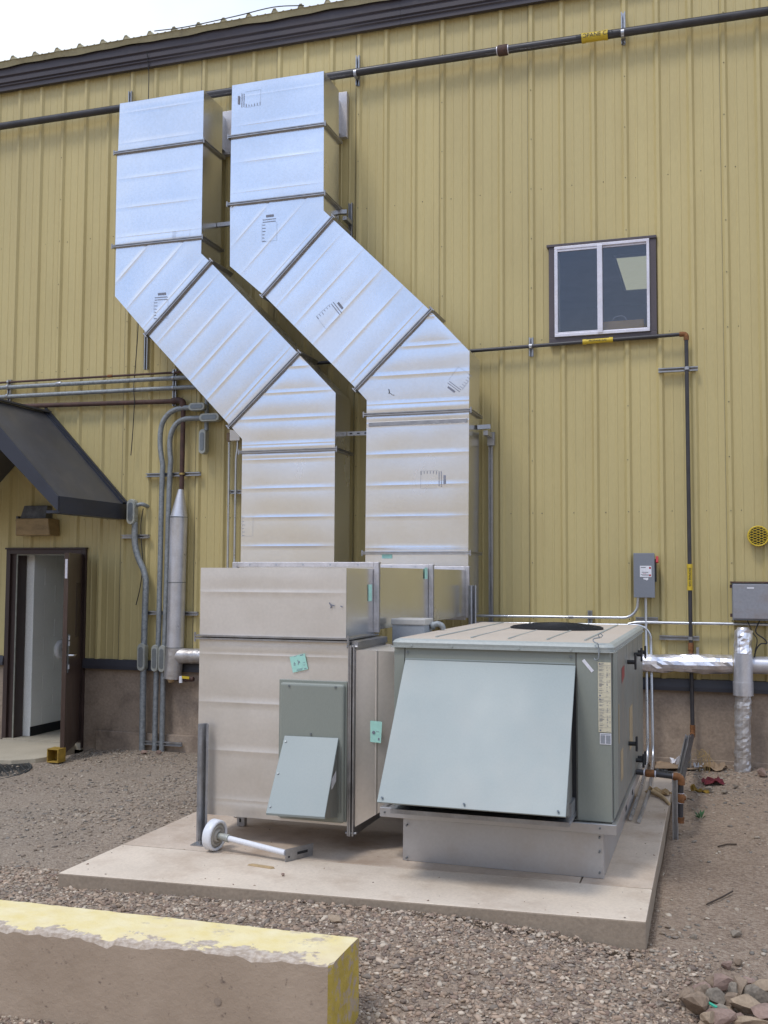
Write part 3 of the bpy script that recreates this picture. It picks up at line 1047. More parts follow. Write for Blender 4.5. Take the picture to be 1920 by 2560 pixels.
def bead_face(mb, poly, bead_dir, spacing, yfront, bulge=0.003, bead=0.0011, phase=0.0, seed=0, nu=10, axis='y', sgn=-1):
    """front sheet of a duct section, divided in bays by raised beads that run along bead_dir"""
    r = random.Random(seed)
    L_ = math.hypot(*bead_dir)
    d = (bead_dir[0] / L_, bead_dir[1] / L_)
    n2 = (-d[1], d[0])
    ts = [p[0] * n2[0] + p[1] * n2[1] for p in poly]
    t0, t1 = min(ts), max(ts)
    tv = set([round(t, 5) for t in ts])
    beads = []
    b = t0 + phase
    while b < t1 - 0.02:
        if b > t0 + 0.03:
            beads.append(b)
        b += spacing
    edges = [t0] + beads + [t1]
    samples = []
    for e in beads:
        samples += [(e - 0.0065, 0), (e - 0.0025, bead), (e + 0.0025, bead), (e + 0.0065, 0)]
    for a, c in zip(edges, edges[1:]):
        amp = bulge * r.uniform(0.4, 1.2) * r.choice((1, 1, 1, -0.6))
        sk = r.uniform(0.75, 1.4)
        m = 8
        for i in range(1, m):
            u = i / m
            tt_ = a + 0.012 + (c - a - 0.024) * u
            samples.append((tt_, amp * math.sin(math.pi * u ** sk)))
    for t_ in tv:
        samples.append((t_, None))
    samples.sort(key=lambda q: q[0])
    # fill missing offsets by interpolation
    known = [(q[0], q[1]) for q in samples if q[1] is not None]
    ks = np.array([k[0] for k in known] or [t0, t1]); kv = np.array([k[1] for k in known] or [0, 0])
    rows = []
    last = -1e9
    for t_, h in samples:
        if t_ - last < 0.0015:
            continue
        if h is None:
            h = float(np.interp(t_, ks, kv)) if t0 + .01 < t_ < t1 - .01 else 0.0
        te = min(max(t_, t0 + 1e-5), t1 - 1e-5)
        seg = clip_line(poly, n2, te, d)
        if not seg:
            continue
        rows.append((t_, h, seg))
        last = t_
    vs = []
    ph = r.uniform(0, 6)
    for t_, h, (p, q) in rows:
        for k in range(nu + 1):
            u = k / nu
            x = p[0] + (q[0] - p[0]) * u
            z = p[1] + (q[1] - p[1]) * u
            fade = 1 - (2 * u - 1) ** 6
            off = h * fade + 0.0015 * fade * math.sin(5 * x + 3 * z + ph)
            if axis == 'y':
                vs.append((x, yfront - off, z))
            else:
                vs.append((yfront + off, x, z))
    fs = []
    for i in range(len(rows) - 1):
        for k in range(nu):
            f = (i * (nu + 1) + k, i * (nu + 1) + k + 1, (i + 1) * (nu + 1) + k + 1, (i + 1) * (nu + 1) + k)
            fs.append(f)
    # orientation: make normals face the viewer
    if fs:
        a, b, c = (Vector(vs[i]) for i in fs[len(fs) // 2][:3])
        nv = (b - a).cross(c - a)
        want = nv.y < 0 if axis == 'y' else nv.x > 0
        if not want:
            fs = [f[::-1] for f in fs]
    mb.add(vs, fs, True)


def duct_section(parent, poly, y0, y1, bead_dir=(1, 0), spacing=0.28, phase=0.2, seed=0, m=None, bulge=0.0034, bead=.0011, name='duct_section', skip=()):
    """poly (x,z) counter-clockwise seen from -Y; y0 front, y1 back"""
    mb = MB()
    bead_face(mb, poly, bead_dir, spacing, y0, bulge, phase=phase, seed=seed, bead=bead)
    n = len(poly)
    for i in range(n):
        if i in skip:
            continue
        a, b = poly[i], poly[(i + 1) % n]
        ln = math.hypot(b[0] - a[0], b[1] - a[1])
        mseg = max(1, int(ln / 0.14))
        vs = []
        r = random.Random(seed * 7 + i)
        ph = r.uniform(0, 6)
        nx_, nz_ = (b[1] - a[1]) / ln, -(b[0] - a[0]) / ln
        for k in range(mseg + 1):
            u = k / mseg
            x, z = a[0] + (b[0] - a[0]) * u, a[1] + (b[1] - a[1]) * u
            for j in range(4):
                v = j / 3
                off = 0.0025 * math.sin(math.pi * v) * math.sin(ph + u * 4 * ln) * math.sin(math.pi * u)
                vs.append((x + nx_ * off, y0 + (y1 - y0) * v, z + nz_ * off))
        fs = []
        for k in range(mseg):
            for j in range(3):
                fs.append((k * 4 + j, k * 4 + j + 1, (k + 1) * 4 + j + 1, (k + 1) * 4 + j))
        mb.add(vs, fs, True)
    mb.add([(x, y1, z) for x, z in poly], [tuple(range(n))[::-1]])
    return mb.build(name, m or m_galv, parent)


def flange(parent, p, q, y0, y1, pr=0.03, th=0.028, name='flange', m=None):
    """joint ring round a duct along the line p-q (x,z) in the front plane"""
    P_, Q_ = Vector((p[0], 0, p[1])), Vector((q[0], 0, q[1]))
    d = (Q_ - P_).normalized()
    up_ = Vector((-d.z, 0, d.x))
    a, b = P_ - d * pr, Q_ + d * pr
    mb = MB()
    for o_ in (-1, 1):
        s = up_ * (o_ * th * 0.30)
        for yy in (y0 - pr / 2, y1 + pr / 2):
            mb.bar(a + s + Vector((0, yy, 0)), b + s + Vector((0, yy, 0)), th * .36, pr, (0, -1, 0))
        for e, sg in ((P_, -1), (Q_, 1)):
            c = e + d * (sg * pr / 2) + s
            mb.bar(c + Vector((0, y0, 0)), c + Vector((0, y1, 0)), pr * .98, th * .34, tuple(up_))
    # corner bolts
    for e in (P_ - d * (pr * .8), Q_ + d * (pr * .8)):
        for yy in (y0 - pr * .8,):
            c = e + Vector((0, yy, 0))
            mb.tube([c - up_ * th, c + up_ * th], .008, 6)
    return mb.build(name, m or m_flange, parent)


def stamp(parent, c, rot, w, h, y, m=None, frame=True, name='ink_stamp', bold=True, axis='y'):
    """printed size stamp: heading bar, two text lines, a column of short entries and a thin frame"""
    mb = MB()
    ca, sa = math.cos(rot), math.sin(rot)

    def P3(u, v):
        X = c[0] + u * ca - v * sa
        Z = c[1] + u * sa + v * ca
        return (X, y, Z) if axis == 'y' else (y, X, Z)

    def rect(u0, v0, u1, v1):
        mb.quad(P3(u0, v0), P3(u1, v0), P3(u1, v1), P3(u0, v1))
    W_, H_ = w / 2, h / 2
    if bold:
        # heading in heavy letters: blocks with notches
        x = -W_ * .45
        while x < W_ * .5:
            ww = w * random.uniform(.045, .075)
            rect(x, H_ * 1.02, x + ww, H_ * 1.22)
            x += ww + w * .012
        for row, v in enumerate((H_ * .80, H_ * .60)):
            x = -W_ * .9
            while x < W_ * .8:
                ww = w * random.uniform(.03, .09)
                rect(x, v, x + ww, v + h * .032)
                x += ww + w * .022
    for i in range(6):
        v = H_ * .38 - i * h * .135
        rect(-W_ * .95, v, -W_ * .95 + w * random.uniform(.12, .22), v + h * .02)
    if frame:
        t_ = 0.0014
        rect(-W_, -H_, W_, -H_ + t_)
        rect(W_ - t_, -H_, W_, H_ * .55)
        rect(-W_, -H_, -W_ + t_, H_ * .55)
    return mb.build(name, m or m_greyink, parent)


YF, YB = -.68, -.25

# ---- left duct
d1 = thing('offset_duct', 'left galvanized duct rising with a 45 degree offset, lower of the two at the top', 'duct', (3.8, -.47, .0))
A = [(1.785, 6.125), (2.795, 6.125), (2.795, 6.67), (1.795, 6.67)]
duct_section(d1, A, YF, YB, phase=.10, spacing=.335, seed=1)
duct_section(d1, [(1.775, 5.11), (2.795, 5.11), (2.795, 6.125), (1.775, 6.125)], YF, YB, phase=.10, spacing=.315, seed=2)
JL, JR, KR, KL = (2.185, 4.145), (2.905, 4.84), (3.891, 3.83), (3.155, 3.143)
duct_section(d1, [(1.785, 4.58), JL, JR, (2.795, 4.945), (2.795, 5.11), (1.785, 5.11)], YF, YB, bead_dir=(JR[0] - JL[0], JR[1] - JL[1]), phase=.09, spacing=.30, seed=3)
duct_section(d1, [JL, KL, KR, JR], YF, YB, bead_dir=(JR[0] - JL[0], JR[1] - JL[1]), phase=.12, spacing=.285, seed=4)
duct_section(d1, [(3.287, 3.005), (3.287, 2.87), (4.282, 2.87), (4.285, 3.42), KR, KL], YF, YB, phase=.075, spacing=.255, seed=5)
duct_section(d1, [(3.29, .36), (4.283, .36), (4.283, 2.87), (3.29, 2.87)], YF, YB, phase=.135, spacing=.287, seed=6)
for p, q in (((1.775, 6.125), (2.795, 6.125)), ((1.775, 5.11), (2.795, 5.11)), (JL, JR), (KL, KR), ((3.287, 2.87), (4.283, 2.87))):
    flange(d1, p, q, YF, YB)
mb = MB(); mb.box(1.83, 2.755, -.25, -.035, 6.26, 6.63)
mb.build('wall_collar', m_galv, d1)
mb = MB(); mb.box(1.76, 2.83, -.10, -.045, 6.22, 6.71)
mb.build('collar_flange', m_strip, d1, bevel=.004)
stamp(d1, (2.34, 4.42), 0.0, .165, .245, YF - .0075)
stamp(d1, (2.56, 5.185), 0.0, .20, .10, YF - .0075, bold=False, m=m_fadedink)
stamp(d1, (3.36, 2.16), 0.0, .12, .26, YF - .0075, bold=False, m=m_fadedink)
# ---- right duct
d2 = thing('offset_duct', 'right galvanized duct rising with a 45 degree offset, higher one beside the window', 'duct', (5.1, -.47, 1.3))
duct_section(d2, [(3.117, 6.125), (4.137, 6.125), (4.13, 6.675), (3.12, 6.675)], YF, YB, phase=.115, spacing=.30, seed=11)
duct_section(d2, [(3.117, 5.42), (4.14, 5.42), (4.137, 6.125), (3.117, 6.125)], YF, YB, phase=.12, spacing=.315, seed=12)
JL, JR, KR, KL = (3.507, 4.45), (4.235, 5.16), (5.242, 4.158), (4.501, 3.45)
duct_section(d2, [(3.125, 4.782), JL, JR, (4.143, 5.25), (4.14, 5.42), (3.117, 5.42)], YF, YB, bead_dir=(JR[0] - JL[0], JR[1] - JL[1]), phase=.07, spacing=.285, seed=13)
duct_section(d2, [JL, KL, KR, JR], YF, YB, bead_dir=(JR[0] - JL[0], JR[1] - JL[1]), phase=.10, spacing=.285, seed=14)
duct_section(d2, [(4.606, 3.335), (4.606, 3.19), (5.617, 3.19), (5.622, 3.745), KR, KL], YF, YB, phase=.10, spacing=.272, seed=15)
duct_section(d2, [(4.60, 1.86), (5.61, 1.86), (5.617, 3.19), (4.606, 3.19)], YF, YB, phase=.05, spacing=.298, seed=16)
duct_section(d2, [(4.602, 1.29), (5.61, 1.29), (5.61, 1.86), (4.602, 1.86)], YF, YB, phase=.4, spacing=.5, seed=17, bulge=.002)
for p, q in (((3.117, 6.125), (4.137, 6.125)), ((3.117, 5.42), (4.14, 5.42)), (JL, JR), (KL, KR), ((4.606, 3.19), (5.617, 3.19)), ((4.60, 1.86), (5.61, 1.86))):
    flange(d2, p, q, YF, YB)
MB().box(3.17, 4.09, -.25, -.035, 6.28, 6.63).build('wall_collar', m_galv, d2)
MB().box(3.09, 4.165, -.10, -.045, 6.24, 6.73).build('collar_flange', m_strip, d2, bevel=.004)
mb = MB(); mb.box(4.63, 5.60, YF - .012, YF - .003, 3.075, 3.115)
mb.build('reinforcing_strip', m_flange, d2, bevel=.002)
stamp(d2, (3.33, 6.50), math.pi / 2, .165, .23, YF - .0075)
stamp(d2, (3.56, 5.12), 0.0, .165, .245, YF - .0075)
stamp(d2, (4.22, 4.20), math.radians(-52), .165, .24, YF - .0075)
stamp(d2, (5.52, 3.48), math.radians(142), .165, .20, YF - .0075)
stamp(d2, (5.26, 2.55), -math.pi / 2, .165, .22, YF - .0075)
mb = MB(); mb.box(4.77, 4.87, YF - .006, YF - .0035, 1.808, 1.846)
mb.build('green_sticker', m_teal, d2)
mb = MB()
mb.tube(smooth_path([(4.83, YF - .008, 3.43), (4.835, YF - .008, 3.40), (4.83, YF - .008, 3.385)]), .003, 5)
mb.tube(smooth_path([(4.845, YF - .008, 3.39), (4.865, YF - .008, 3.372), (4.885, YF - .008, 3.37)]), .0025, 5)
mb.build('pencil_mark', m_ink, d2)

# ---- plenum and trunk
pl = thing('plenum_duct', 'dusty galvanized plenum box with a long trunk duct running back to the wall', 'duct', (5.1, -3.95, 0))
XL, XR = 4.60, 5.61
# upper front box
duct_section(pl, [(XL, 1.25), (XR, 1.25), (XR, 1.69), (XL, 1.69)], -3.965, -3.43, phase=.285, spacing=.5, seed=21, m=m_galv2, bulge=.003, skip=(1,), name='upper_box')


def side_sheet(y0, y1, z0, z1, seed, nm='side_panel', m=None, x=XR):
    mb = MB()
    bead_face(mb, [(y0, z0), (y1, z0), (y1, z1), (y0, z1)], (0, 1), 5, x, .003, phase=9, seed=seed, axis='x')
    return mb.build(nm, m or m_galv, pl)


side_sheet(-3.965, -3.43, 1.25, 1.69, 22)
# trunk sections
for i, (ya, yb) in enumerate(((-3.415, -2.05), (-2.03, -.80))):
    mb = MB(); mb.box(XL, XR - .004, ya, yb, 1.28, 1.70)
    mb.build('trunk_section', m_galv, pl)
    side_sheet(ya, yb, 1.28, 1.70, 30 + i)
for y in (-3.42, -2.04, -.79):
    mb = MB()
    t_, pz = .034, .036
    mb.box(XR, XR + pz, y - t_ / 2, y + t_ / 2, 1.265, 1.735)
    mb.box(XL - pz, XL, y - t_ / 2, y + t_ / 2, 1.265, 1.735)
    mb.box(XL, XR, y - t_ / 2, y + t_ / 2, 1.70, 1.735)
    mb.box(XL, XR, y - t_ / 2, y + t_ / 2, 1.245, 1.279)
    mb.build('trunk_flange', m_strip, pl, bevel=.004)
    mb = MB()
    mb.box(XR + pz, XR + pz + .004, y - .009, y + .009, 1.27, 1.73)
    for zz in np.arange(1.30, 1.73, .085):
        mb.box(XR + pz + .004, XR + pz + .008, y - .006, y + .006, zz, zz + .01)
    mb.build('flange_lip', m_flange, pl)
    mb = MB()
    for xx in np.arange(XL + .1, XR, .2):
        mb.tube([(xx, y - t_ / 2 - .004, 1.717), (xx, y - t_ / 2, 1.717)], .006, 6)
    mb.build('flange_screws', m_fadedink, pl)
# lower box with beads
duct_section(pl, [(XL, .115), (XR + .02, .115), (XR + .02, 1.235), (XL, 1.235)], -3.965, -3.36, phase=.105, spacing=.305, seed=23, m=m_galv2, bulge=.0038, name='lower_box', bead=.0012)
flange(pl, (XL, 1.243), (XR, 1.243), -3.965, -3.43, pr=.028, th=.03)
# neck to the unit
mb = MB()
x1n = 5.935
F = [(XR + .055, -3.955, .105), (x1n, -3.80, .27), (x1n, -3.80, 1.17), (XR + .055, -3.955, 1.185)]
Bk = [(XR + .055, -3.40, .105), (x1n, -3.30, .27), (x1n, -3.30, 1.17), (XR + .055, -3.40, 1.185)]
xm_ = .45
nkv = []
for u in (0, xm_ - .03, xm_, xm_ + .03, 1):
    for v in np.linspace(0, 1, 9):
        p0 = Vector(F[0]).lerp(Vector(F[1]), u); p1 = Vector(F[3]).lerp(Vector(F[2]), u)
        p = p0.lerp(p1, v)
        nkv.append((p.x, p.y - (.006 if u == xm_ else 0), p.z))
nf = []
for i in range(4):
    for j in range(8):
        nf.append((i * 9 + j, (i + 1) * 9 + j, (i + 1) * 9 + j + 1, i * 9 + j + 1))
mb.add(nkv, nf)
mb.add(F + Bk, [(0, 4, 5, 1), (3, 2, 6, 7), (4, 7, 6, 5), (1, 5, 6, 2)])
mb.build('neck_duct', m_galv2, pl)
mb = MB()
for xx, yy in ((XR + .027, -3.985), (XR + .041, -3.992), (XR + .058, -3.985)):
    mb.box(xx - .005, xx + .005, yy, -3.37, .06, 1.215)
mb.box(XR + .02, XR + .065, -3.37, -3.36, .06, 1.21)
mb.tube([(XR + .01, -3.97, .075), (XR + .08, -3.97, .075)], .010, 8)
mb.tube([(XR + .01, -3.97, 1.205), (XR + .08, -3.97, 1.205)], .010, 8)
mb.build('neck_flange', m_flange, pl)
mb = MB()
mb.extrude_y([(XR + .03, 1.205), (XR + .075, 1.20), (XR + .075, 1.235), (XR + .03, 1.24)], -3.95, -3.36)
mb.build('neck_top_cleat', m_flange, pl)


def sticker(c, w_, h_, rot, y, nm='green_sticker', axis='y', dot=False, marks=True):
    mb = MB()
    ca, sa = math.cos(rot), math.sin(rot)

    def P3(u, v, k=0.0):
        X = c[0] + u * ca - v * sa
        Z = c[1] + u * sa + v * ca
        return (X, y - k, Z) if axis == 'y' else (y + k, X, Z)
    mb.quad(P3(-w_ / 2, -h_ / 2), P3(w_ / 2, -h_ / 2), P3(w_ / 2, h_ / 2), P3(-w_ / 2, h_ / 2))
    o_ = mb.build(nm, m_teal, pl)
    if marks:
        mk = MB()
        def rc(u0, v0, u1, v1):
            mk.quad(P3(u0, v0, .001), P3(u1, v0, .001), P3(u1, v1, .001), P3(u0, v1, .001))
        if dot:
            mk.tube([P3(0, -.005, .0), P3(0, -.005, .004)], .010, 10)
            rc(-.045, .02, -.040, .05); rc(-.045, -.01, -.04, .01)
            rc(-.04, -.05, -.032, -.042); rc(.03, -.05, .04, -.035); rc(.015, 0, .035, .003)
        else:
            rc(-.036, .0, -.022, .004); rc(-.036, -.008, -.024, -.004); rc(-.03, .006, -.026, .012)
            rc(-.004, -.004, .0, .02); rc(.002, .0, .008, .012); rc(-.008, -.01, -.004, -.004)
            rc(-.025, -.045, .015, -.042); rc(-.022, -.037, .02, -.035)
            rc(.02, .042, .042, .047); rc(.028, -.044, .044, -.040); rc(-.02, .046, .0, .048)
            rc(.028, -.02, .042, -.018); rc(.028, -.005, .042, -.003)
        mk.build('print', m_greyink, o_)
    return o_


sticker((5.300, 1.095), .105, .10, math.radians(14), -3.974)
sticker((-3.52, 1.53), .075, .11, 0, XR + .006, axis='x', marks=False)
sticker((-2.15, 1.665), .085, .09, 0, XR + .006, axis='x', marks=False)
sticker((-3.80, 1.205), .09, .05, 0, XR + .006, axis='x', marks=False)
o_ = sticker((5.775, .685), .10, .13, math.radians(-3), -3.905, dot=True)
mb = MB()
for p in (((5.50, 1.475), (5.515, 1.45)), ((5.512, 1.462), (5.535, 1.455)), ((5.575, 1.455), (5.588, 1.448)), ((5.515, 1.452), (5.508, 1.44))):
    mb.bar((p[0][0], -3.972, p[0][1]), (p[1][0], -3.972, p[1][1]), .006, .003)
mb.build('marker_scribble', m_greyink, pl)
# access door on the plenum with its own small hood
ad_ = MB()
ad_.box(5.185, 5.615, -4.005, -3.972, .135, .975)
acc = ad_.build('access_panel', m_rtu, pl, bevel=.02, segs=3)
mb = MB()
mb.box(5.172, 5.626, -3.981, -3.971, .14, .992)
mb.build('access_panel_rim', m_rtu, pl, bevel=.004)
mb = MB()
mb.box(5.583, 5.588, -4.008, -4.004, .2, .60); mb.box(5.597, 5.602, -4.008, -4.004, .2, .60)
subpart(mb, 'pressed_rib', m_rtuside, acc)
mb = MB()
for xx, zz in ((5.25, .955), (5.56, .958), (5.40, .665)):
    mb.tube([(xx, -4.012, zz), (xx, -4.004, zz)], .007, 8)
subpart(mb, 'panel_screws', m_lbc, acc)
# small hood: sloping face, solid right cheek
hd = MB()
a0, a1 = (5.225, -4.012, .648), (5.583, -4.012, .652)
b0, b1 = (5.228, -4.285, .232), (5.602, -4.285, .236)
hd.hexa([b0, b1, (5.602, -4.279, .222), (5.228, -4.279, .218)], [a0, a1, (5.583, -4.004, .640), (5.225, -4.004, .636)])
sh = hd.build('small_hood', m_hood, pl, bevel=.002)
mb = MB()
mb.add([(5.578, -4.005, .648), (5.578, -4.005, .17), (5.598, -4.276, .228), (5.574, -4.005, .648), (5.574, -4.005, .17), (5.594, -4.276, .228)], [(0, 1, 2), (3, 5, 4), (0, 3, 4, 1), (1, 4, 5, 2), (2, 5, 3, 0)])
mb.add([(5.232, -4.005, .648), (5.232, -4.005, .17), (5.236, -4.276, .228), (5.236, -4.005, .648), (5.236, -4.005, .17), (5.24, -4.276, .228)], [(0, 2, 1), (3, 4, 5), (0, 1, 4, 3), (1, 2, 5, 4), (2, 0, 3, 5)])
mb.build('hood_cheek', m_rtuside, pl)
mb = MB()
for u, v in ((.05, .08), (.05, .5), (.05, .92)):
    p = Vector(a0).lerp(Vector(b0), v).lerp(Vector(a1).lerp(Vector(b1), v), u)
    nn_ = Vector((0, -.83, .55))
    mb.tube([p, p + nn_ * .006], .007, 8)
subpart(mb, 'hood_screws', m_lbc, sh)
mb = MB(); mb.add([(5.5875, -4.06, .40), (5.5875, -4.14, .36), (5.5895, -4.14, .425), (5.5875, -4.06, .465)], [(0, 1, 2, 3)])
mb.add([(5.5885, -4.08, .405), (5.5885, -4.12, .385), (5.5905, -4.12, .42), (5.5885, -4.08, .44)], [(0, 1, 2, 3)])
mb.build('white_sticker', m_white, pl)
# low return duct from the left riser to the unit
ld = thing('low_duct', 'low dark duct section behind the plenum joining the left riser to the unit', 'duct', (5, -1, .3))
MB().box(4.284, 5.10, -.66, -.27, .36, 1.0).build('cross_section', m_galv, ld)
MB().box(5.10, 5.925, -2.9, -.27, .36, 1.05).build('run_section', m_galv2, ld)
mb = MB(); mb.box(5.08, 5.924, -2.92, -2.885, .34, 1.07)
mb.build('end_flange', m_flange, ld)

# supports
sp = [('strut_leg', 'galvanized strut leg at the front left corner of the plenum box', (4.668, -4.025, -.045), (4.668, -4.025, .695)),
      ('strut_leg', 'galvanized strut post in front of the far end of the trunk duct', (5.69, -.86, -.045), (5.69, -.86, 1.56))]
for nm, lb, p, q in sp:
    t_ = thing(nm, lb, 'strut', p)
    MB().channel(p, q, .058, .041, (1, -1, 0) if p[1] < -3 else (1, -1, 0)).build('channel', m_strut, t_)
    mb = MB(); mb.box(p[0] - .03, p[0] + .06, p[1] - .09, p[1] + .03, -.0495, -.043)
    mb.tube([(p[0] + .02, p[1] - .06, -.043), (p[0] + .02, p[1] - .06, -.025)], .010, 6)
    mb.build('foot_plate', m_strut, t_)
t_ = thing('strut_leg', 'short galvanized strut leg with slots under the plenum box', 'strut', (4.72, -3.55, -.05))
MB().channel((4.72, -3.55, -.045), (4.72, -3.55, .112), .055, .041, (0, 1, 0)).build('channel', m_strut, t_)
mb = MB()
for zz in (-.02, .04, .09):
    mb.box(4.710, 4.722, -3.573, -3.5715, zz, zz + .025)
mb.build('slot', m_dark, t_)
t_ = thing('strut_leg', 'rear left strut leg behind the plenum box corner', 'strut', (4.585, -3.30, -.05))
MB().channel((4.585, -3.34, -.045), (4.585, -3.34, 1.2), .041, .041, (0, -1, 0)).build('channel', m_strut, t_)

# ------------------------------------------------------------------ packaged unit
ru = thing('packaged_air_unit', 'large grey-green packaged air unit with a sloping intake hood on a metal curb', 'air conditioner', (6.6, -3, -.05))
RX0, RX1, RY0, RY1, RZ0, RZ1 = 5.935, 7.225, -4.0, -1.62, .262, 1.235
bx = MB(); bx.box(RX0, RX1, RY0, RY1, RZ0, RZ1)
bx.build('cabinet', m_rtuside, ru, bevel=.006)
# front panels
MB().box(RX0 + .002, RX0 + .066, RY0 - .007, RY0 - .0005, RZ0 + .01, RZ1 - .004).build('corner_post', m_rtu, ru, bevel=.003)
MB().box(RX0 + .072, 7.024, RY0 - .007, RY0 - .0005, 1.13, RZ1 - .004).build('front_panel', m_rtu, ru, bevel=.003)
MB().box(7.031, RX1 - .002, RY0 - .010, RY0 - .0005, RZ0 + .006, RZ1 - .004).build('front_panel', m_rtu, ru, bevel=.004)
MB().box(RX0 + .072, 7.024, RY0 - .004, RY0 - .0005, RZ0 + .01, 1.128).build('intake_screen', m_dark, ru)
mb = MB()
mb.box(RX0 + .074, 7.022, RY0 - .30, RY0 - .006, RZ0 + .03, RZ0 + .055)
mb.box(6.985, 7.018, RY0 - .18, RY0 - .006, RZ0 + .055, RZ0 + .13)
mb.build('drain_tray', m_strut, ru)
# hood
H0, H1 = (6.008, -4.012, 1.142), (7.024, -4.012, 1.138)
G0, G1 = (6.012, -4.555, .408), (7.040, -4.555, .405)
hb = MB()
hb.hexa([G0, G1, (7.040, -4.545, .398), (6.012, -4.545, .400)], [H0, H1, (7.024, -4.002, 1.130), (6.008, -4.002, 1.134)])
hood = hb.build('intake_hood', m_hood, ru, bevel=.002)
mb = MB()
mb.box(H0[0], H1[0] - .002, -4.014, -4.0075, 1.142, 1.150)
subpart(mb, 'hood_top_flange', m_hood, hood)
mb = MB()
for xx in (RX0 + .085, 6.995):
    mb.tube([(xx, -4.016, 1.185), (xx, -4.0065, 1.185)], .007, 8)
for xx in (6.04, 6.50, 7.00):
    p = Vector(G0).lerp(Vector(G1), (xx - 6.012) / 1.028) + Vector((0, .012, .022))
    mb.tube([p + Vector((0, -.012, .004)), p], .006, 8)
subpart(mb, 'hood_screws', m_lbc, hood)
for sg, xa in ((1, 7.0), (-1, 6.02)):
    mb = MB()
    vs = [(xa, -4.006, 1.12), (xa, -4.006, .37), (xa + .008, -4.20, .33), (xa + .012, -4.53, .40)]
    vb = [(v[0] - .004, v[1], v[2]) for v in vs]
    mb.add(vs + vb, [(0, 3, 2, 1)[::-1] if sg < 0 else (0, 1, 2, 3), (4, 7, 6, 5), (0, 4, 5, 1), (1, 5, 6, 2), (2, 6, 7, 3), (3, 7, 4, 0)])
    mb.build('hood_cheek', m_rtuside, ru)
mb = MB(); mb.box(6.03, 6.99, -4.45, -4.02, .392, .396)
mb.build('intake_filter', m_dark, ru)
# right side panels, seen at a shallow angle
ys = [-3.985, -3.74, -3.12, -2.60, -2.13, -1.64]
for i, (a, b) in enumerate(zip(ys, ys[1:])):
    MB().box(RX1, RX1 + .010, a + .006, b - .006, RZ0 + .02, RZ1 - .015).build('side_panel', m_rtuside if i else m_rtu, ru, bevel=.004)


def thandle(y, z):
    mb = MB()
    mb.tube([(RX1 + .008, y, z), (RX1 + .055, y, z)], .014, 10)
    h = mb.build('latch', m_ink, ru)
    m2 = MB(); m2.bar((RX1 + .062, y, z - .048), (RX1 + .062, y, z + .048), .030, .014, (1, 0, 0))
    m2.build('grip', m_ink, h, bevel=.004)


for y, z in ((-3.06, 1.09), (-2.50, 1.10), (-2.12, 1.09), (-3.03, .56), (-2.42, .35), (-2.24, .34)):
    thandle(y, z)
mb = MB()
mb.add([(RX1 + .012, -3.50, .99), (RX1 + .012, -3.30, 1.02), (RX1 + .012, -3.30, 1.09), (RX1 + .012, -3.50, 1.085)], [(0, 1, 2, 3)])
mb.build('red_badge', mat('dull_red_badge', (0.25, .035, .03), .5), ru)
mb = MB(); mb.box(RX1 + .0102, RX1 + .012, -3.715, -3.68, .66, .89)
mb.build('yellow_strip_label', m_faint, ru)
mb = MB(); mb.box(RX1 + .0102, RX1 + .012, -2.95, -2.70, .50, .78)
mb.box(RX1 + .0102, RX1 + .012, -3.6, -3.45, .42, .60)
mb.build('faded_label', m_faint, ru)

# labels with print on the front
def printed(c0, c1, y, m, seed, kind='form'):
    r = random.Random(seed)
    mb = MB()
    (xa, za), (xb, zb) = c0, c1
    mb.quad((xa, y, za), (xb, y, za), (xb, y, zb), (xa, y, zb))
    o = mb.build('spec_label', m, ru)
    mk = MB()
    wv, hv = xb - xa, zb - za
    yy = y - .0008

    def rc(u0, v0, u1, v1):
        mk.quad((xa + u0 * wv, yy, za + v0 * hv), (xa + u1 * wv, yy, za + v0 * hv), (xa + u1 * wv, yy, za + v1 * hv), (xa + u0 * wv, yy, za + v1 * hv))
    if kind == 'form':
        mk.tube([(xa + .13 * wv, yy, zb - .03 * hv - .003), (xa + .13 * wv, yy - .0008, zb - .03 * hv - .003)], .0052, 10)
        rc(.24, .955, .45, .967)
        v = .935
        while v > .09:
            if r.random() < .10:
                rc(.04, v, .97, v + .004)
                v -= .02
                continue
            if r.random() < .55:
                rc(.07, v, .07 + r.uniform(.15, .45), v + .007)
            if r.random() < .35:
                rc(.66, v, .66 + r.uniform(.05, .12), v + .012)
            if r.random() < .3:
                rc(.84, v, .95, v + .008)
            v -= .017
        rc(.08, .03, .22, .075)
        rc(.6, .025, .8, .03)
    else:
        rc(.06, .08, .46, .82); rc(.54, .08, .94, .82); rc(.06, .87, .94, .93)
    mk.build('print', m_fadedink if kind != 'form' else m_greyink, o)


printed((7.150, .962), (7.222, 1.160), -4.0125, m_cream, 3)
printed((7.151, .768), (7.222, .961), -4.0125, m_cream, 3)
printed((7.158, .700), (7.221, .762), -4.0125, m_white, 5, 'table')
mb = MB()
ca = math.radians(-50)
c = Vector((7.094, -4.012, 1.138))
du, dv_ = Vector((math.cos(ca), 0, math.sin(ca))), Vector((-math.sin(ca), 0, math.cos(ca)))
mb.quad(c - du * .042 - dv_ * .009, c + du * .042 - dv_ * .009, c + du * .042 + dv_ * .009, c - du * .042 + dv_ * .009)
mb.build('slanted_sticker', m_white, ru)
# lid: pan with rolled edge and a slightly domed top
lx0, lx1, ly0, ly1 = RX0 - .012, RX1 + .016, RY0 - .026, RY1 + .02
ld_ = MB()
rings = [(0, 1.222), (0, 1.228), (-.003, 1.244), (.008, 1.258), (.030, 1.267), (.30, 1.272), (.55, 1.275)]
vs = []
K = 24


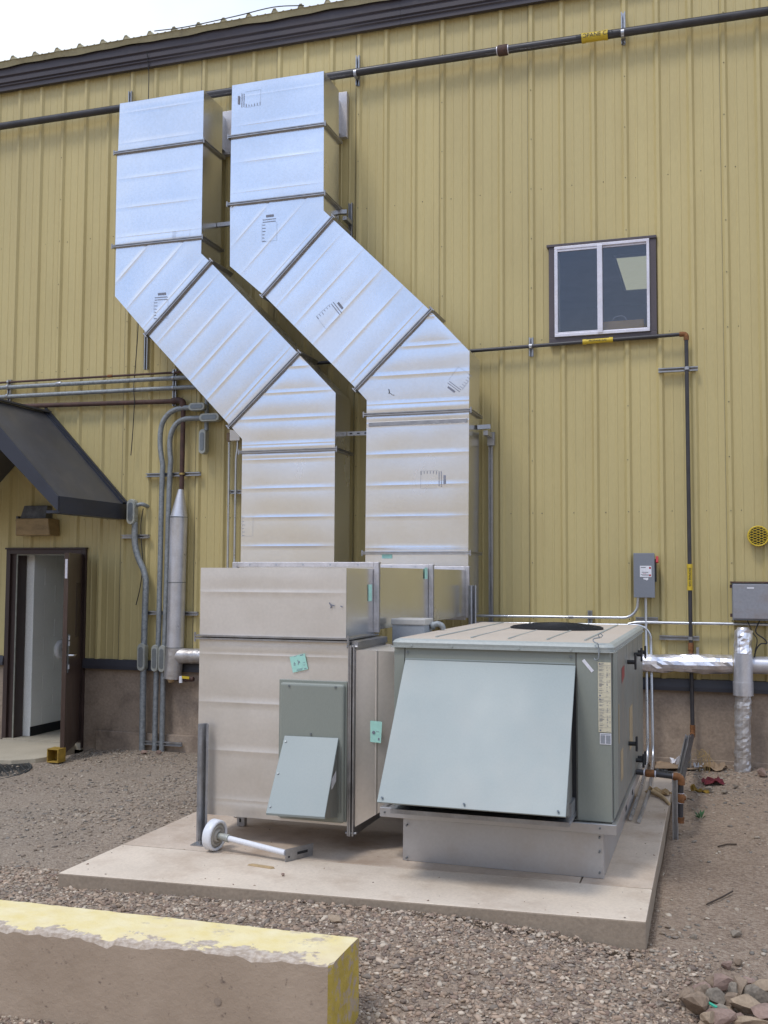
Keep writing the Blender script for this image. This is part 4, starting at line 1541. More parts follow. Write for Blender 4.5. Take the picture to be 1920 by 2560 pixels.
def rrect(ins, z, rad=.05):
    a, b, c_, d_ = lx0 + ins, lx1 - ins, ly0 + ins, ly1 - ins
    rad = max(.01, rad - ins * .2)
    out = []
    for (cx_, cy_, s0) in ((b - rad, d_ - rad, 0), (a + rad, d_ - rad, 90), (a + rad, c_ + rad, 180), (b - rad, c_ + rad, 270)):
        for i in range(6):
            t_ = math.radians(s0 + i * 18)
            out.append((cx_ + rad * math.cos(t_), cy_ + rad * math.sin(t_), z))
    return out


for ins, z in rings:
    vs += rrect(ins, z)
fs = []
for i in range(len(rings) - 1):
    for k in range(K):
        fs.append((i * K + k, i * K + (k + 1) % K, (i + 1) * K + (k + 1) % K, (i + 1) * K + k))
ntop = len(rings)
ld_.add(vs, fs, False)
ld_.f.append(tuple((ntop - 1) * K + i for i in range(K))); ld_.sm.append(False)
lid = ld_.build('lid', m_lid, ru)
lid.data.materials.append(m_lidedge)
for p in lid.data.polygons:
    if p.index < K * 4:
        p.material_index = 1
mb = MB()
for yy in (-3.72, -3.40, -2.9, -2.4, -1.95):
    pass
for i, xx in enumerate((6.16, 6.38, 6.61, 6.84, 7.06)):
    mb.box(xx - .005, xx + .005, ly0 + .16, ly1 - .2, 1.265, 1.2775)
subpart(mb, 'lid_seam', m_lidedge, lid)
mb = MB()
mb.box(lx0 - .003, lx1 + .003, ly0 - .004, ly0 + .004, 1.214, 1.2215)
mb.box(lx1 - .004, lx1 + .004, ly0 + .004, ly1, 1.214, 1.2215)
for xx in (6.05, 6.30, 6.70, 7.0):
    mb.tube([(xx, ly0 - .010, 1.226), (xx, ly0, 1.226)], .006, 8)
subpart(mb, 'lid_drip_edge', m_lidedge, lid)
# condenser fan well and guard
fan = MB()
fcx, fcy, fr_ = 6.70, -2.55, .315
prev = None
fan.tube([(fcx, fcy, 1.274), (fcx, fcy, 1.284)], fr_ + .015, 32)
fo = fan.build('fan_well', m_dark, ru)
fg = MB()
for k in range(12):
    rr_ = fr_ * (k + 1) / 12
    pts_ = [(fcx + rr_ * math.cos(a), fcy + rr_ * math.sin(a), 1.288 + .026 * (1 - (rr_ / fr_) ** 2)) for a in np.linspace(0, 2 * math.pi, 33)]
    fg.tube(pts_, .0028, 4, caps=False)
for k in range(8):
    a = math.pi * k / 8
    fg.tube([(fcx - fr_ * math.cos(a), fcy - fr_ * math.sin(a), 1.288), (fcx, fcy, 1.314), (fcx + fr_ * math.cos(a), fcy + fr_ * math.sin(a), 1.288)], .003, 4)
fgo = fg.build('fan_guard', m_ink, ru)
# curb and rail
cu = thing('roof_curb', 'galvanized sheet steel curb with an overhanging rail under the packaged unit', 'curb', (6.6, -3, -.05))
mb = MB(); mb.hexa([(5.992, -3.998, -.049), (7.172, -3.998, -.049), (7.172, -1.75, -.049), (5.992, -1.75, -.049)], [(5.992, -3.990, .215), (7.172, -3.990, .215), (7.172, -1.75, .215), (5.992, -1.75, .215)])
mb.build('curb_skirt', m_curb, cu, bevel=.002)
rl = MB()
rl.box(5.868, 7.252, -4.065, -4.035, .212, .268)
rl.box(5.868, 5.898, -4.035, -1.6, .212, .268)
rl.box(7.222, 7.252, -4.035, -1.6, .212, .268)
rl.box(5.898, 7.222, -4.035, -3.9, .250, .258)
rl.build('rail', m_curb, cu, bevel=.003)
mb = MB()
for y in (-3.46, -2.97):
    mb.box(7.2522, 7.254, y - .035, y + .035, .222, .250)
mb.build('lifting_slot', m_dark, cu)
mb = MB()
for xx, zz in ((6.02, -.03), (6.02, .16), (7.15, -.015), (7.15, .10), (7.15, .18), (7.16, .245), (5.90, .24)):
    y_ = -4.066 if zz > .22 else -4.03 + .02
    mb.tube([(xx, y_ - .006, zz), (xx, y_ + .02, zz)], .006, 8)
mb.build('curb_screws', m_lbc, cu)
# bent rod hook hanging over the lid
mb = MB()
hk = [(7.185, -4.02, 1.335), (7.178, -4.03, 1.348), (7.168, -4.035, 1.340), (7.166, -4.036, 1.330), (7.130, -4.04, 1.327), (7.127, -4.04, 1.305), (7.135, -4.045, 1.297), (7.158, -4.045, 1.285), (7.160, -4.045, 1.20), (7.157, -4.045, 1.180), (7.145, -4.04, 1.172), (7.133, -4.03, 1.180)]
hk2 = [(7.168, -4.03, 1.324), (7.155, -4.03, 1.317), (7.158, -4.03, 1.305), (7.172, -4.03, 1.302), (7.180, -4.03, 1.312), (7.168, -4.03, 1.324)]
mb.tube(smooth_path([(7.166, -4.03, 1.300), (7.150, -4.032, 1.298), (7.132, -4.036, 1.294), (7.128, -4.04, 1.282), (7.140, -4.042, 1.272), (7.156, -4.044, 1.262), (7.159, -4.045, 1.20), (7.154, -4.045, 1.178), (7.142, -4.04, 1.172), (7.132, -4.03, 1.182)]), .0035, 6)
mb.tube(hk2, .003, 6)
tag(mb.build('rod_hook', m_rigid, origin=(7.15, -4.04, 1.3)), 'bent metal rod hooked over the front right edge of the unit lid', 'hook')

# junction box behind the plenum
jb = thing('junction_box', 'blue-grey junction box with a pale lid standing between the plenum and the unit', 'junction box', (5.78, -3.1, 1.176))
MB().box(5.668, 5.898, -3.20, -3.0, 1.176, 1.318).build('case', m_jbox, jb, bevel=.004)
MB().box(5.660, 5.906, -3.208, -2.992, 1.306, 1.350).build('cover', m_jboxlid, jb, bevel=.008)
mb = MB()
mb.tube(smooth_path([(5.90, -3.05, 1.295), (5.945, -3.04, 1.312), (5.975, -3.03, 1.300), (5.985, -3.02, 1.275)]), .020, 12)
mb.tube([(5.904, -3.05, 1.296), (5.925, -3.045, 1.303)], .028, 12)
mb.build('conduit_elbow', m_rigid, jb)

# ------------------------------------------------------------------ struts and braces on the wall


def strut(name, label, p, q, opend=(0, -1, 0), group=None, w=.041, slots=False):
    mb = MB()
    mb.channel(p, q, w, .035, opend)
    o = mb.build(name, m_strut, origin=tuple((Vector(p) + Vector(q)) / 2))
    tag(o, label, 'strut', group)
    return o


strut('wall_strut', 'short upright strut on the upper gas pipe, right of the window head', (7.006, -.052, 6.81), (7.006, -.052, 7.13))
strut('wall_strut', 'short upright strut on the upper gas pipe, just right of the ducts', (4.270, -.052, 6.80), (4.270, -.052, 7.12))
strut('wall_strut', 'short upright strut sticking up behind the top of the left duct', (1.528, -.052, 6.80), (1.528, -.052, 7.13))
strut('wall_strut', 'upright strut stub hanging below the elbow of the left duct', (1.797, -.052, 3.915), (1.797, -.052, 4.40))
strut('wall_strut', 'short upright strut holding the thin gas pipe left of the window', (6.096, -.052, 3.80), (6.096, -.052, 3.985))
strut('wall_strut', 'horizontal strut crossing the gas pipe below the window corner', (7.299, -.052, 3.588), (7.655, -.052, 3.588))
strut('wall_strut', 'horizontal strut across the gas pipe low on the wall', (7.281, -.052, 1.085), (7.635, -.052, 1.085))
strut('wall_strut', 'short strut behind the conduits below the disconnect switch', (7.066, -.052, 1.251), (7.268, -.052, 1.251))
strut('wall_strut', 'short upright strut holding the two thin conduits above the unit', (6.646, -.052, 1.18), (6.646, -.052, 1.325))
strut('wall_strut', 'long upright strut on the wall right of the right duct', (5.690, -.052, .95), (5.690, -.052, 3.00))
strut('wall_strut', 'upright strut beside the upper elbow of the right duct', (4.200, -.052, 5.14), (4.200, -.052, 5.54))
strut('wall_strut', 'left upright strut carrying the horizontal conduits near the canopy', (-.002, -.052, 3.55), (-.002, -.052, 3.90))
strut('wall_strut', 'right upright strut carrying the horizontal conduits beside the left duct', (2.162, -.052, 3.49), (2.162, -.052, 3.90))
strut('wall_strut', 'long horizontal strut behind the two bent conduits and brown pipe', (1.827, -.052, 2.735), (2.491, -.052, 2.735))
strut('wall_strut', 'short horizontal strut behind the wavy conduit beside the canopy', (1.532, -.052, 2.062), (1.873, -.052, 2.062))
strut('wall_strut', 'horizontal strut low behind the three conduits and insulated pipe', (1.812, -.052, 1.228), (2.487, -.052, 1.228))
strut('wall_strut', 'small strut behind the two thin conduits beside the left duct', (2.830, -.052, 2.53), (2.995, -.052, 2.53))
strut('wall_strut', 'strut at ground level behind the feet of the three conduits', (1.90, -.09, -.165), (2.34, -.09, -.165))


def brace(label, p, q, opend=(0, -1, 0)):
    mb = MB()
    mb.bar(p, q, .042, .006, (0, -1, 0))
    t_ = thing('brace_strap', label, 'brace', tuple(p))
    mb.build('strap', m_strut, t_)
    d = Vector(q) - Vector(p)
    n = max(2, int(d.length / .075))
    sm = MB()
    for i in range(n):
        c = Vector(p) + d * ((i + .5) / n)
        sm.bar(c - d.normalized() * .014 + Vector((0, -.0042, 0)), c + d.normalized() * .014 + Vector((0, -.0042, 0)), .013, .0015, (0, -1, 0))
    sm.build('slots', m_dark, t_)


brace('slotted strap bridging the gap between the two ducts at mid height', (4.286, -.34, 3.065), (4.60, -.34, 3.065))
mb = MB(); mb.bar((2.80, -.33, 5.355), (3.115, -.33, 5.355), .042, .041)
tag(mb.build('brace_bar', m_strut, origin=(2.95, -.33, 5.35)), 'plain bar bridging the two ducts near their upper elbows', 'brace')
t_ = thing('support_bracket', 'angled arm joining the right duct to the long wall strut', 'bracket', (5.66, -.3, 3.08))
mb = MB(); mb.bar((5.62, -.38, 3.07), (5.73, -.30, 3.085), .045, .041, (0, 0, 1)); mb.build('arm', m_strut, t_)
mb = MB(); mb.box(5.675, 5.72, -.33, -.06, 3.00, 3.045); mb.box(5.665, 5.735, -.10, -.055, 2.93, 3.06)
mb.build('bracket', m_strut, t_)
t_ = thing('support_bracket', 'arm joining the right duct to the strut beside its upper elbow', 'bracket', (4.17, -.2, 5.4))
mb = MB(); mb.bar((4.12, -.24, 5.385), (4.22, -.22, 5.385), .045, .041, (0, 0, 1)); mb.box(4.18, 4.225, -.24, -.07, 5.30, 5.34)
mb.build('arm', m_strut, t_)

# ------------------------------------------------------------------ pipes and conduits


def clampring(mb, c, axis, r, w=.028):
    c = Vector(c); a = Vector(axis)
    mb.tube([c - a * w / 2, c + a * w / 2], r + .006, 12)


def fit(mb, c, axis, r, w=.05):
    c = Vector(c); a = Vector(axis)
    mb.tube([c - a * w, c - a * w * .85, c + a * w * .85, c + a * w], [r * 1.18, r * 1.32, r * 1.32, r * 1.18], 14)


def text_obj(txt, name, size, loc, rot, m, parent, ext=.0006):
    cu_ = bpy.data.curves.new(name, 'FONT')
    cu_.body = txt
    cu_.size = size
    cu_.align_x = 'CENTER'
    cu_.align_y = 'CENTER'
    cu_.extrude = ext
    to = bpy.data.objects.new('tmp_text', cu_)
    COL.objects.link(to)
    bpy.context.view_layer.update()
    dg = bpy.context.evaluated_depsgraph_get()
    me = bpy.data.meshes.new_from_object(to.evaluated_get(dg))
    bpy.data.objects.remove(to)
    me.name = name
    me.materials.clear()
    me.materials.append(m)
    o = bpy.data.objects.new(name, me)
    COL.objects.link(o)
    o.parent = parent
    o.location = Vector(loc) - ORG[parent.name]
    o.rotation_euler = rot
    return o


def marker(parent, p, q, r, txt, rot, pieces=True):
    """yellow gas marker snapped round the pipe from p to q"""
    p = Vector(p); q = Vector(q)
    d = (q - p).normalized()
    mb = MB()
    L_ = (q - p).length
    for a, b, rr_ in ((0, .035, r + .007), (.035, L_ - .035, r + .0035), (L_ - .035, L_, r + .007)):
        mb.tube([p + d * a, p + d * b], rr_, 16)
    mk_ = mb.build('gas_marker', m_yel, parent)
    c = (p + q) / 2 + Vector((0, -(r + .005), 0))
    text_obj(txt, 'lettering', r * 1.35, c, rot, m_ink, mk_)
    return mk_


ORG_PATCH = True
RH_ = math.pi / 2
PY = -.115
# upper gas pipe
gp = thing('gas_pipe', 'long dark gas pipe running across the top of the wall behind the ducts', 'pipe', (4, PY, 6.91))
mb = MB(); mb.tube([(-3.3, PY, 6.935), (5.78, PY, 6.905), (10.8, PY, 6.868)], .041, 16); mb.build('pipe', m_black, gp)
mb = MB(); fit(mb, (5.832, PY, 6.904), (1, 0, 0), .041, .05); mb.build('coupling', m_rust, gp)
mb = MB(); clampring(mb, (5.776, PY, 6.904), (1, 0, 0), .041, .008); clampring(mb, (5.888, PY, 6.904), (1, 0, 0), .041, .008); mb.build('thread_tape', m_winframe, gp)
for x in (1.528, 4.27, 7.006):
    mb = MB(); clampring(mb, (x, PY, 6.93 - (x + 3.3) * .0044), (1, 0, 0), .041, .03)
    mb.box(x - .012, x + .012, PY, -.06, 6.85, 6.86); mb.build('pipe_clamp', m_strut, gp)
marker(gp, (6.615, PY, 6.899), (6.865, PY, 6.897), .041, 'PROPANE GAS', (RH_, 0, 0))
# lower gas line
gp = thing('gas_pipe', 'thin dark gas pipe under the window dropping down the wall to the slab', 'pipe', (7.55, -.09, 2))
P1 = -.09
mb = MB(); mb.tube([(3.0, P1, 3.845), (7.50, P1, 3.913)], .0185, 12); mb.build('pipe', m_black, gp)
mb = MB(); mb.tube([(7.556, P1, 3.88), (7.560, P1, .99)], .0185, 12); mb.build('pipe', m_black, gp)
mb = MB(); mb.tube(smooth_path([(7.495, P1, 3.913), (7.535, P1, 3.912), (7.554, P1, 3.895), (7.556, P1, 3.855)]), .0245, 12); mb.build('elbow', m_rustfit, gp)
mb = MB(); fit(mb, (7.560, P1, 1.005), (0, 0, 1), .019, .04); fit(mb, (7.560, P1, .94), (0, 0, 1), .017, .03); mb.build('coupling', m_rustfit, gp)
mb = MB(); mb.tube([(7.560, P1, .96), (7.566, P1, .25)], .0185, 12); mb.build('pipe', m_black, gp)
mb = MB(); mb.tube(smooth_path([(7.566, P1, .30), (7.566, P1, .24), (7.566, P1 - .02, .215), (7.565, P1 - .08, .212)]), .0235, 12)
clampring(mb, (7.566, P1, .272), (0, 0, 1), .019, .012); mb.build('elbow', m_rustfit, gp)
mb = MB(); mb.tube([(7.565, P1 - .05, .212), (7.548, -2.46, .243)], .0185, 12); mb.build('pipe', m_black, gp)
for x, z in ((6.096, 3.892), ):
    mb = MB(); clampring(mb, (x, P1, z), (1, 0, 0), .0185, .03); mb.build('pipe_clamp', m_strut, gp)
for z in (3.588, 1.085):
    mb = MB(); clampring(mb, (7.557, P1, z), (0, 0, 1), .0185, .03); mb.build('pipe_clamp', m_strut, gp)
marker(gp, (6.60, P1, 3.8995), (6.885, P1, 3.904), .019, 'PROPANE GAS', (RH_, 0, 0))
marker(gp, (7.559, P1, 1.525), (7.559, P1, 1.765), .019, 'PROPANE GAS', (RH_, RH_, 0))
# branch to the unit
gb_ = thing('gas_pipe', 'short black gas branch with rusty fittings entering the side of the unit', 'pipe', (7.5, -2.5, .1))
mb = MB(); mb.tube([(7.24, -2.50, .285), (7.50, -2.50, .268)], .020, 12); mb.build('pipe', m_black, gb_)
mb = MB(); fit(mb, (7.335, -2.50, .279), (1, 0, 0), .020, .030); mb.build('union', m_rustfit, gb_)
mb = MB(); clampring(mb, (7.297, -2.50, .281), (1, 0, 0), .018, .008); clampring(mb, (7.372, -2.50, .276), (1, 0, 0), .018, .008); clampring(mb, (7.492, -2.50, .268), (1, 0, 0), .018, .008)
clampring(mb, (7.542, -2.50, .222), (0, 0, 1), .018, .008); clampring(mb, (7.540, -2.50, .155), (0, 0, 1), .018, .008); clampring(mb, (7.538, -2.50, .095), (0, 0, 1), .018, .008)
mb.build('thread_tape', m_winframe, gb_)
mb = MB(); mb.tube(smooth_path([(7.49, -2.50, .268), (7.525, -2.50, .265), (7.542, -2.50, .250), (7.542, -2.50, .215)]), .0265, 12); mb.build('elbow', m_rustfit, gb_)
mb = MB(); mb.tube([(7.542, -2.50, .23), (7.536, -2.50, -.03)], .0185, 12); mb.build('pipe', m_black, gb_)
mb = MB(); fit(mb, (7.5395, -2.50, .125), (0, 0, 1), .019, .034); mb.tube([(7.54, -2.5, .125), (7.57, -2.49, .125)], .018, 10); mb.build('tee', m_rustfit, gb_)
mb = MB(); mb.tube([(7.537, -2.50, -.005), (7.537, -2.50, -.045)], [.026, .024], 8); mb.build('cap', m_rustfit, gb_)
strut('ground_strut', 'upright strut post beside the slab edge carrying the gas branch', (7.502, -2.50, -.22), (7.502, -2.50, .248), (0, -1, 0), w=.038)
mb = MB(); mb.channel((7.525, -.25, .215), (7.52, -1.9, .205), .041, .041, (0, 0, 1))
tag(mb.build('ground_strut', m_strut, origin=(7.52, -1, .2)), 'strut lying front to back beside the low gas pipe run', 'strut')
strut('ground_strut', 'short strut stub standing where the low gas pipe leaves the wall', (7.535, -.30, -.12), (7.535, -.30, .23), (0, -1, 0))

# horizontal conduits by the canopy
cz = [('conduit_pipe', 'thin dark pipe, topmost of the four horizontal pipes left of the ducts', m_rust, 3.868, 3.855, 2.45, .0125),
      ('conduit_pipe', 'thick grey conduit, second of the four horizontal pipes left of the ducts', m_rigid, 3.812, 3.793, 2.50, .024),
      ('conduit_pipe', 'thick grey conduit, third of the four horizontal pipes left of the ducts', m_rigid, 3.704, 3.683, 2.60, .024)]
for nm, lb, m_, za, zb, xe, r_ in cz:
    t_ = thing(nm, lb, 'pipe', (0, -.085, za))
    mb = MB(); mb.tube([(-3.3, -.085, za + .01), (xe, -.085, zb)], r_, 12); mb.build('pipe', m_, t_)
    mb = MB()
    for x in (-.002, 2.162):
        clampring(mb, (x, -.085, za + (zb - za) * (x + .1) / 2.4), (1, 0, 0), r_, .025)
    if r_ > .02 and za > 3.8:
        fit(mb, (.69, -.085, za - .003), (1, 0, 0), r_ * .84, .035)
    mb.build('pipe_clamp', m_strut, t_)
    if r_ < .02:
        mb = MB(); fit(mb, (1.36, -.085, 3.861), (1, 0, 0), .0135, .03); mb.build('coupling', m_rustfit, t_)
# brown pipe with elbow, down into the insulated pipe
bp_ = thing('steam_pipe', 'rusty brown pipe running left of the ducts and turning down the wall', 'pipe', (2.29, -.085, 3))
mb = MB(); mb.tube([(-3.3, -.085, 3.60), (-.02, -.085, 3.580), (2.16, -.085, 3.538)], .026, 14); mb.build('pipe', m_rust, bp_)
mb = MB(); mb.tube([(2.289, -.085, 3.50), (2.284, -.085, 2.54)], .026, 14); mb.build('pipe', m_rust, bp_)
mb = MB(); mb.tube(smooth_path([(2.15, -.085, 3.538), (2.22, -.087, 3.545), (2.275, -.087, 3.525), (2.289, -.085, 3.46)]), .036, 14); mb.build('elbow', m_rust, bp_)
mb = MB(); clampring(mb, (2.284, -.085, 2.737), (0, 0, 1), .026, .02); mb.build('pipe_clamp', mat('brass_clamp', (.45, .33, .12), .4, .6), bp_)
ip = thing('insulated_pipe', 'silver jacketed insulated pipe with a pointed cone top beside the conduits', 'pipe', (2.27, -.13, 1))
PI_ = -.125
mb = MB(); mb.tube([(2.284, -.10, 2.565), (2.280, PI_, 2.262)], [.030, .094], 28); mb.build('cone', m_jacket, ip)
for i, (za, zb) in enumerate(((2.262, 1.56), (1.563, .862))):
    mb = MB(); x = 2.278 - (2.26 - za) * .012; x2 = 2.278 - (2.26 - zb) * .012
    mb.tube([(x, PI_, za), (x2, PI_, zb + .004)], [.0945 - i * .001, .0925], 28); mb.build('jacket', m_jacket, ip)
mb = MB()
for z in (2.262, 1.562, .866):
    mb.tube([(2.278 - (2.26 - z) * .012, PI_, z - .004), (2.278 - (2.26 - z) * .012, PI_, z + .004)], .0965, 28)
mb.build('band', m_lbc, ip)
mb = MB(); mb.tube([(2.262, PI_, .87), (2.25, PI_, .70), (2.235, PI_, .535)], [.096, .094, .094], 28); mb.build('tee_body', m_foild, ip)
mb = MB(); mb.tube([(2.27, PI_, .78), (2.42, PI_, .78), (3.5, PI_, .79)], [.085, .080, .078], 24); mb.build('side_branch', m_foild, ip)
mb = MB(); mb.tube([(2.28, PI_ - .01, .55), (2.35, PI_ - .02, .53), (2.50, PI_ - .02, .54)], [.03, .026, .026], 10); mb.build('valve_body', m_rust, ip)
mb = MB(); mb.tube([(2.22, PI_ - .02, .56), (2.24, PI_ - .03, .50)], [.045, .03], 10); mb.build('torn_wrap', m_paper, ip)
mb = MB(); mb.box(2.355, 2.385, PI_ - .07, PI_ - .04, .50, .57); mb.build('valve_tag', m_white, ip)
mb = MB(); mb.bar((2.38, PI_ - .06, .56), (2.47, PI_ - .06, .555), .026, .012); mb.build('valve_handle', m_yel, ip)


def body(mb, c, w_, h_, d_, along='z', rad=None):
    """rounded conduit body: stadium outline extruded towards the viewer"""
    n = 8
    out = []
    r_ = w_ / 2
    hh = h_ / 2 - r_
    for s0, dz in ((0, hh), (180, -hh)):
        for i in range(n + 1):
            a = math.radians(s0 + 180 * i / n)
            out.append((r_ * math.cos(a), dz + r_ * math.sin(a)))
    if along == 'x':
        out = [(b, -a) for a, b in out]
    poly = [(c[0] + a, c[2] + b) for a, b in out]
    mb.extrude_y(poly, c[1] - d_ / 2, c[1] + d_ / 2)
    return mb


def fitting(parent, c, w_, h_, along='z', d_=.075):
    mb = MB(); body(mb, c, w_, h_, d_, along)
    b = mb.build('conduit_body', m_lb, parent, bevel=.004)
    m2 = MB(); body(m2, (c[0], c[1] - d_ / 2 - .004, c[2]), w_ * .92, h_ * .96, .008, along)
    m2.build('cover_plate', m_lb, b)
    m3 = MB(); body(m3, (c[0], c[1] - d_ / 2 - .010, c[2]), w_ * .58, h_ * .74, .006, along)
    m3.build('cover', m_lbc, b, bevel=.002)


CY_ = -.095
ca_ = thing('bent_conduit', 'thick grey conduit with a high bend, left of the pair beside the insulated pipe', 'conduit', (2.04, CY_, 1))
mb = MB(); mb.tube(smooth_path([(2.42, CY_, 3.458), (2.30, CY_, 3.456), (2.20, CY_, 3.443), (2.11, CY_, 3.395), (2.045, CY_, 3.31), (2.018, CY_, 3.20), (2.018, CY_, 3.05), (2.036, CY_, 2.93), (2.052, CY_, 2.84), (2.050, CY_, 2.73), (2.046, CY_, 2.4), (2.044, CY_, 1.74), (2.038, CY_, .90), (2.022, CY_, .80), (2.020, CY_, .40), (2.018, CY_, -.28)], 5), .0285, 14)
mb.build('pipe', m_rigid, ca_)
fitting(ca_, (2.475, CY_, 3.458), .085, .20, 'x')
fitting(ca_, (2.024, CY_ - .01, .745), .082, .29)
cb_ = thing('bent_conduit', 'thick grey conduit with a lower bend, right of the pair beside the insulated pipe', 'conduit', (2.13, CY_, 1))
mb = MB(); mb.tube(smooth_path([(2.56, CY_, 3.337), (2.42, CY_, 3.338), (2.32, CY_, 3.335), (2.23, CY_, 3.30), (2.165, CY_, 3.22), (2.137, CY_, 3.11), (2.140, CY_, 2.98), (2.150, CY_, 2.88), (2.144, CY_, 2.74), (2.134, CY_, 2.3), (2.128, CY_, 1.73), (2.115, CY_, .90), (2.108, CY_, .80), (2.106, CY_, .40), (2.106, CY_, -.28)], 5), .0285, 14)
mb.build('pipe', m_rigid, cb_)
fitting(cb_, (2.628, CY_, 3.335), .088, .245, 'x')
fitting(cb_, (2.112, CY_ - .01, .742), .082, .29)
cc_ = thing('wavy_conduit', 'thick grey conduit with a double bend, below the canopy corner', 'conduit', (1.8, CY_, 1))
mb = MB(); mb.tube(smooth_path([(1.722, CY_, 2.22), (1.720, CY_, 2.10), (1.722, CY_, 2.02), (1.742, CY_, 1.91), (1.785, CY_, 1.80), (1.838, CY_, 1.70), (1.868, CY_, 1.60), (1.872, CY_, 1.50), (1.868, CY_, 1.3), (1.864, CY_, .90), (1.862, CY_, .5), (1.866, CY_, -.28)], 5), .034, 14)
mb.build('pipe', m_rigid, cc_)
fitting(cc_, (1.695, CY_ - .01, 2.33), .10, .28)
mb = MB(); mb.tube(smooth_path([(1.72, CY_, 2.40), (1.80, CY_, 2.415), (1.83, -.05, 2.40), (1.83, 0.0, 2.39)]), .022, 10); mb.build('stub', m_rigid, cc_)
fitting(cc_, (1.858, CY_ - .01, .752), .092, .30)
cv_ = thing('conduit_fitting', 'upright oval conduit fitting under the lower edge of the left duct', 'fitting', (2.55, CY_, 3.07))
fitting(cv_, (2.550, CY_, 3.075), .082, .27)
mb = MB(); mb.tube([(2.56, -.06, 3.2), (2.56, -.06, 3.62)], .024, 12); mb.build('pipe', m_rigid, cv_)
# thin conduits beside left duct
t_ = thing('thin_conduits', 'left thin bright conduit with a small fitting beside the left duct', 'conduit', (2.845, -.08, 2.4))
mb = MB(); mb.tube([(2.846, -.08, 3.07), (2.848, -.08, .9)], .0125, 10); mb.build('pipe', m_emt, t_)
mb = MB(); body(mb, (2.842, -.085, 3.115), .036, .10, .045); mb.build('fitting', m_cardlight, t_, bevel=.003)
t_.name = 'thin_conduit'
t_ = thing('thin_conduit', 'right thin bright conduit rising under the left duct elbow plate', 'conduit', (2.93, -.08, 2.4))
mb = MB(); mb.tube(smooth_path([(2.945, -.08, 3.08), (2.945, -.08, 3.0), (2.930, -.08, 2.90), (2.928, -.08, 2.8), (2.926, -.08, 2.3), (2.926, -.08, .9)]), .0125, 10); mb.build('pipe', m_emt, t_)
mb = MB(); mb.add([(2.870, -.12, 3.075), (2.985, -.12, 3.075), (2.985, -.12, 3.125), (2.925, -.12, 3.185), (2.870, -.12, 3.19), (2.870, -.05, 3.075), (2.985, -.05, 3.075), (2.985, -.05, 3.125), (2.925, -.05, 3.185), (2.870, -.05, 3.19)],
                  [(0, 1, 2, 3, 4), (9, 8, 7, 6, 5), (1, 0, 5, 6), (2, 1, 6, 7), (3, 2, 7, 8), (4, 3, 8, 9), (0, 4, 9, 5)])
mb.build('cover_plate', m_galv2, t_)
# loose black wires
mb = MB(); mb.tube(smooth_path([(1.70, -.075, 4.60), (1.695, -.075, 4.3), (1.668, -.075, 3.87), (1.690, -.125, 3.70), (1.702, -.125, 3.56), (1.690, -.11, 3.45), (1.658, -.075, 3.216), (1.640, -.075, 2.96)]), .0055, 6)
tag(mb.build('loose_wire', m_ink, origin=(1.67, -.08, 3.5)), 'loose black wire hanging across the horizontal conduits left of the duct', 'wire')
mb = MB(); mb.tube(smooth_path([(1.80, -.06, 2.37), (1.775, -.06, 2.2), (1.785, -.06, 2.0), (1.802, -.06, 1.83), (1.795, -.05, 1.66), (1.770, -.05, 1.48), (1.727, -.05, 1.31)]), .0055, 6)
tag(mb.build('loose_wire', m_ink, origin=(1.76, -.06, 1.8)), 'loose black wire dangling beside the wavy conduit', 'wire')
mb = MB(); mb.tube([(1.775, -.13, 7.52), (1.77, -.07, 7.3), (1.765, -.06, 6.7), (1.74, -.06, 5.5), (1.70, -.07, 4.6)], .005, 6)
tag(mb.build('loose_wire', m_ink, origin=(1.77, -.1, 7.3)), 'black wire dropping from the eave trim to the top of the left duct', 'wire')

# disconnect switch
ds = thing('disconnect_switch', 'grey safety disconnect box with a red handle on the right part of the wall', 'switch box', (7.155, 0, 1.65))
MB().box(7.064, 7.245, -.16, -.03, 1.458, 1.862).build('case', m_boxgrey, ds, bevel=.004)
MB().box(7.060, 7.250, -.166, -.160, 1.454, 1.866).build('cover', m_boxgrey, ds, bevel=.003)
mb = MB(); mb.box(7.250, 7.262, -.15, -.06, 1.60, 1.81); mb.build('handle_base', m_ink, ds)
MB().bar((7.272, -.125, 1.835), (7.272, -.15, 1.775), .026, .024, (1, 0, 0)).build('handle', m_red, ds, bevel=.006)
lb_ = MB().quad((7.118, -.1675, 1.645), (7.222, -.1675, 1.645), (7.222, -.1675, 1.748), (7.118, -.1675, 1.748)).build('warning_label', m_white, ds)
mk = MB()
for u0, v0, u1, v1 in ((.08, .82, .5, .87), (.17, .40, .72, .44), (.08, .20, .16, .24), (.17, .15, .80, .20)):
    mk.quad(*[(7.118 + .104 * a, -.1685, 1.645 + .103 * b) for a, b in ((u0, v0), (u1, v0), (u1, v1), (u0, v1))])
mk.build('print', m_ink, lb_)
mk = MB()
for u0, v0, u1, v1 in ((.80, .72, .95, .90), (.80, .08, .95, .23), (.25, .27, .55, .30)):
    mk.quad(*[(7.118 + .104 * a, -.1685, 1.645 + .103 * b) for a, b in ((u0, v0), (u1, v0), (u1, v1), (u0, v1))])
mk.build('red_print', m_red, lb_)
mk = MB(); mk.add([(7.146, -.1675, 1.636), (7.150, -.1675, 1.622), (7.166, -.1675, 1.620), (7.178, -.1675, 1.612), (7.192, -.1675, 1.620), (7.194, -.1675, 1.638)], [(0, 1, 2, 3, 4, 5)])
mk.build('torn_sticker', m_white, ds)
# EMT runs
def emt(label, pts, r_=.0135, clamps=(), coups=()):
    t_ = thing('metal_conduit', label, 'conduit', tuple(pts[0]))
    mb = MB(); mb.tube(pts, r_, 10); mb.build('pipe', m_emt, t_)
    for c, ax in coups:
        mb = MB(); clampring(mb, c, ax, r_ - .002, .05); mb.build('coupling', m_strut, t_)
    return t_


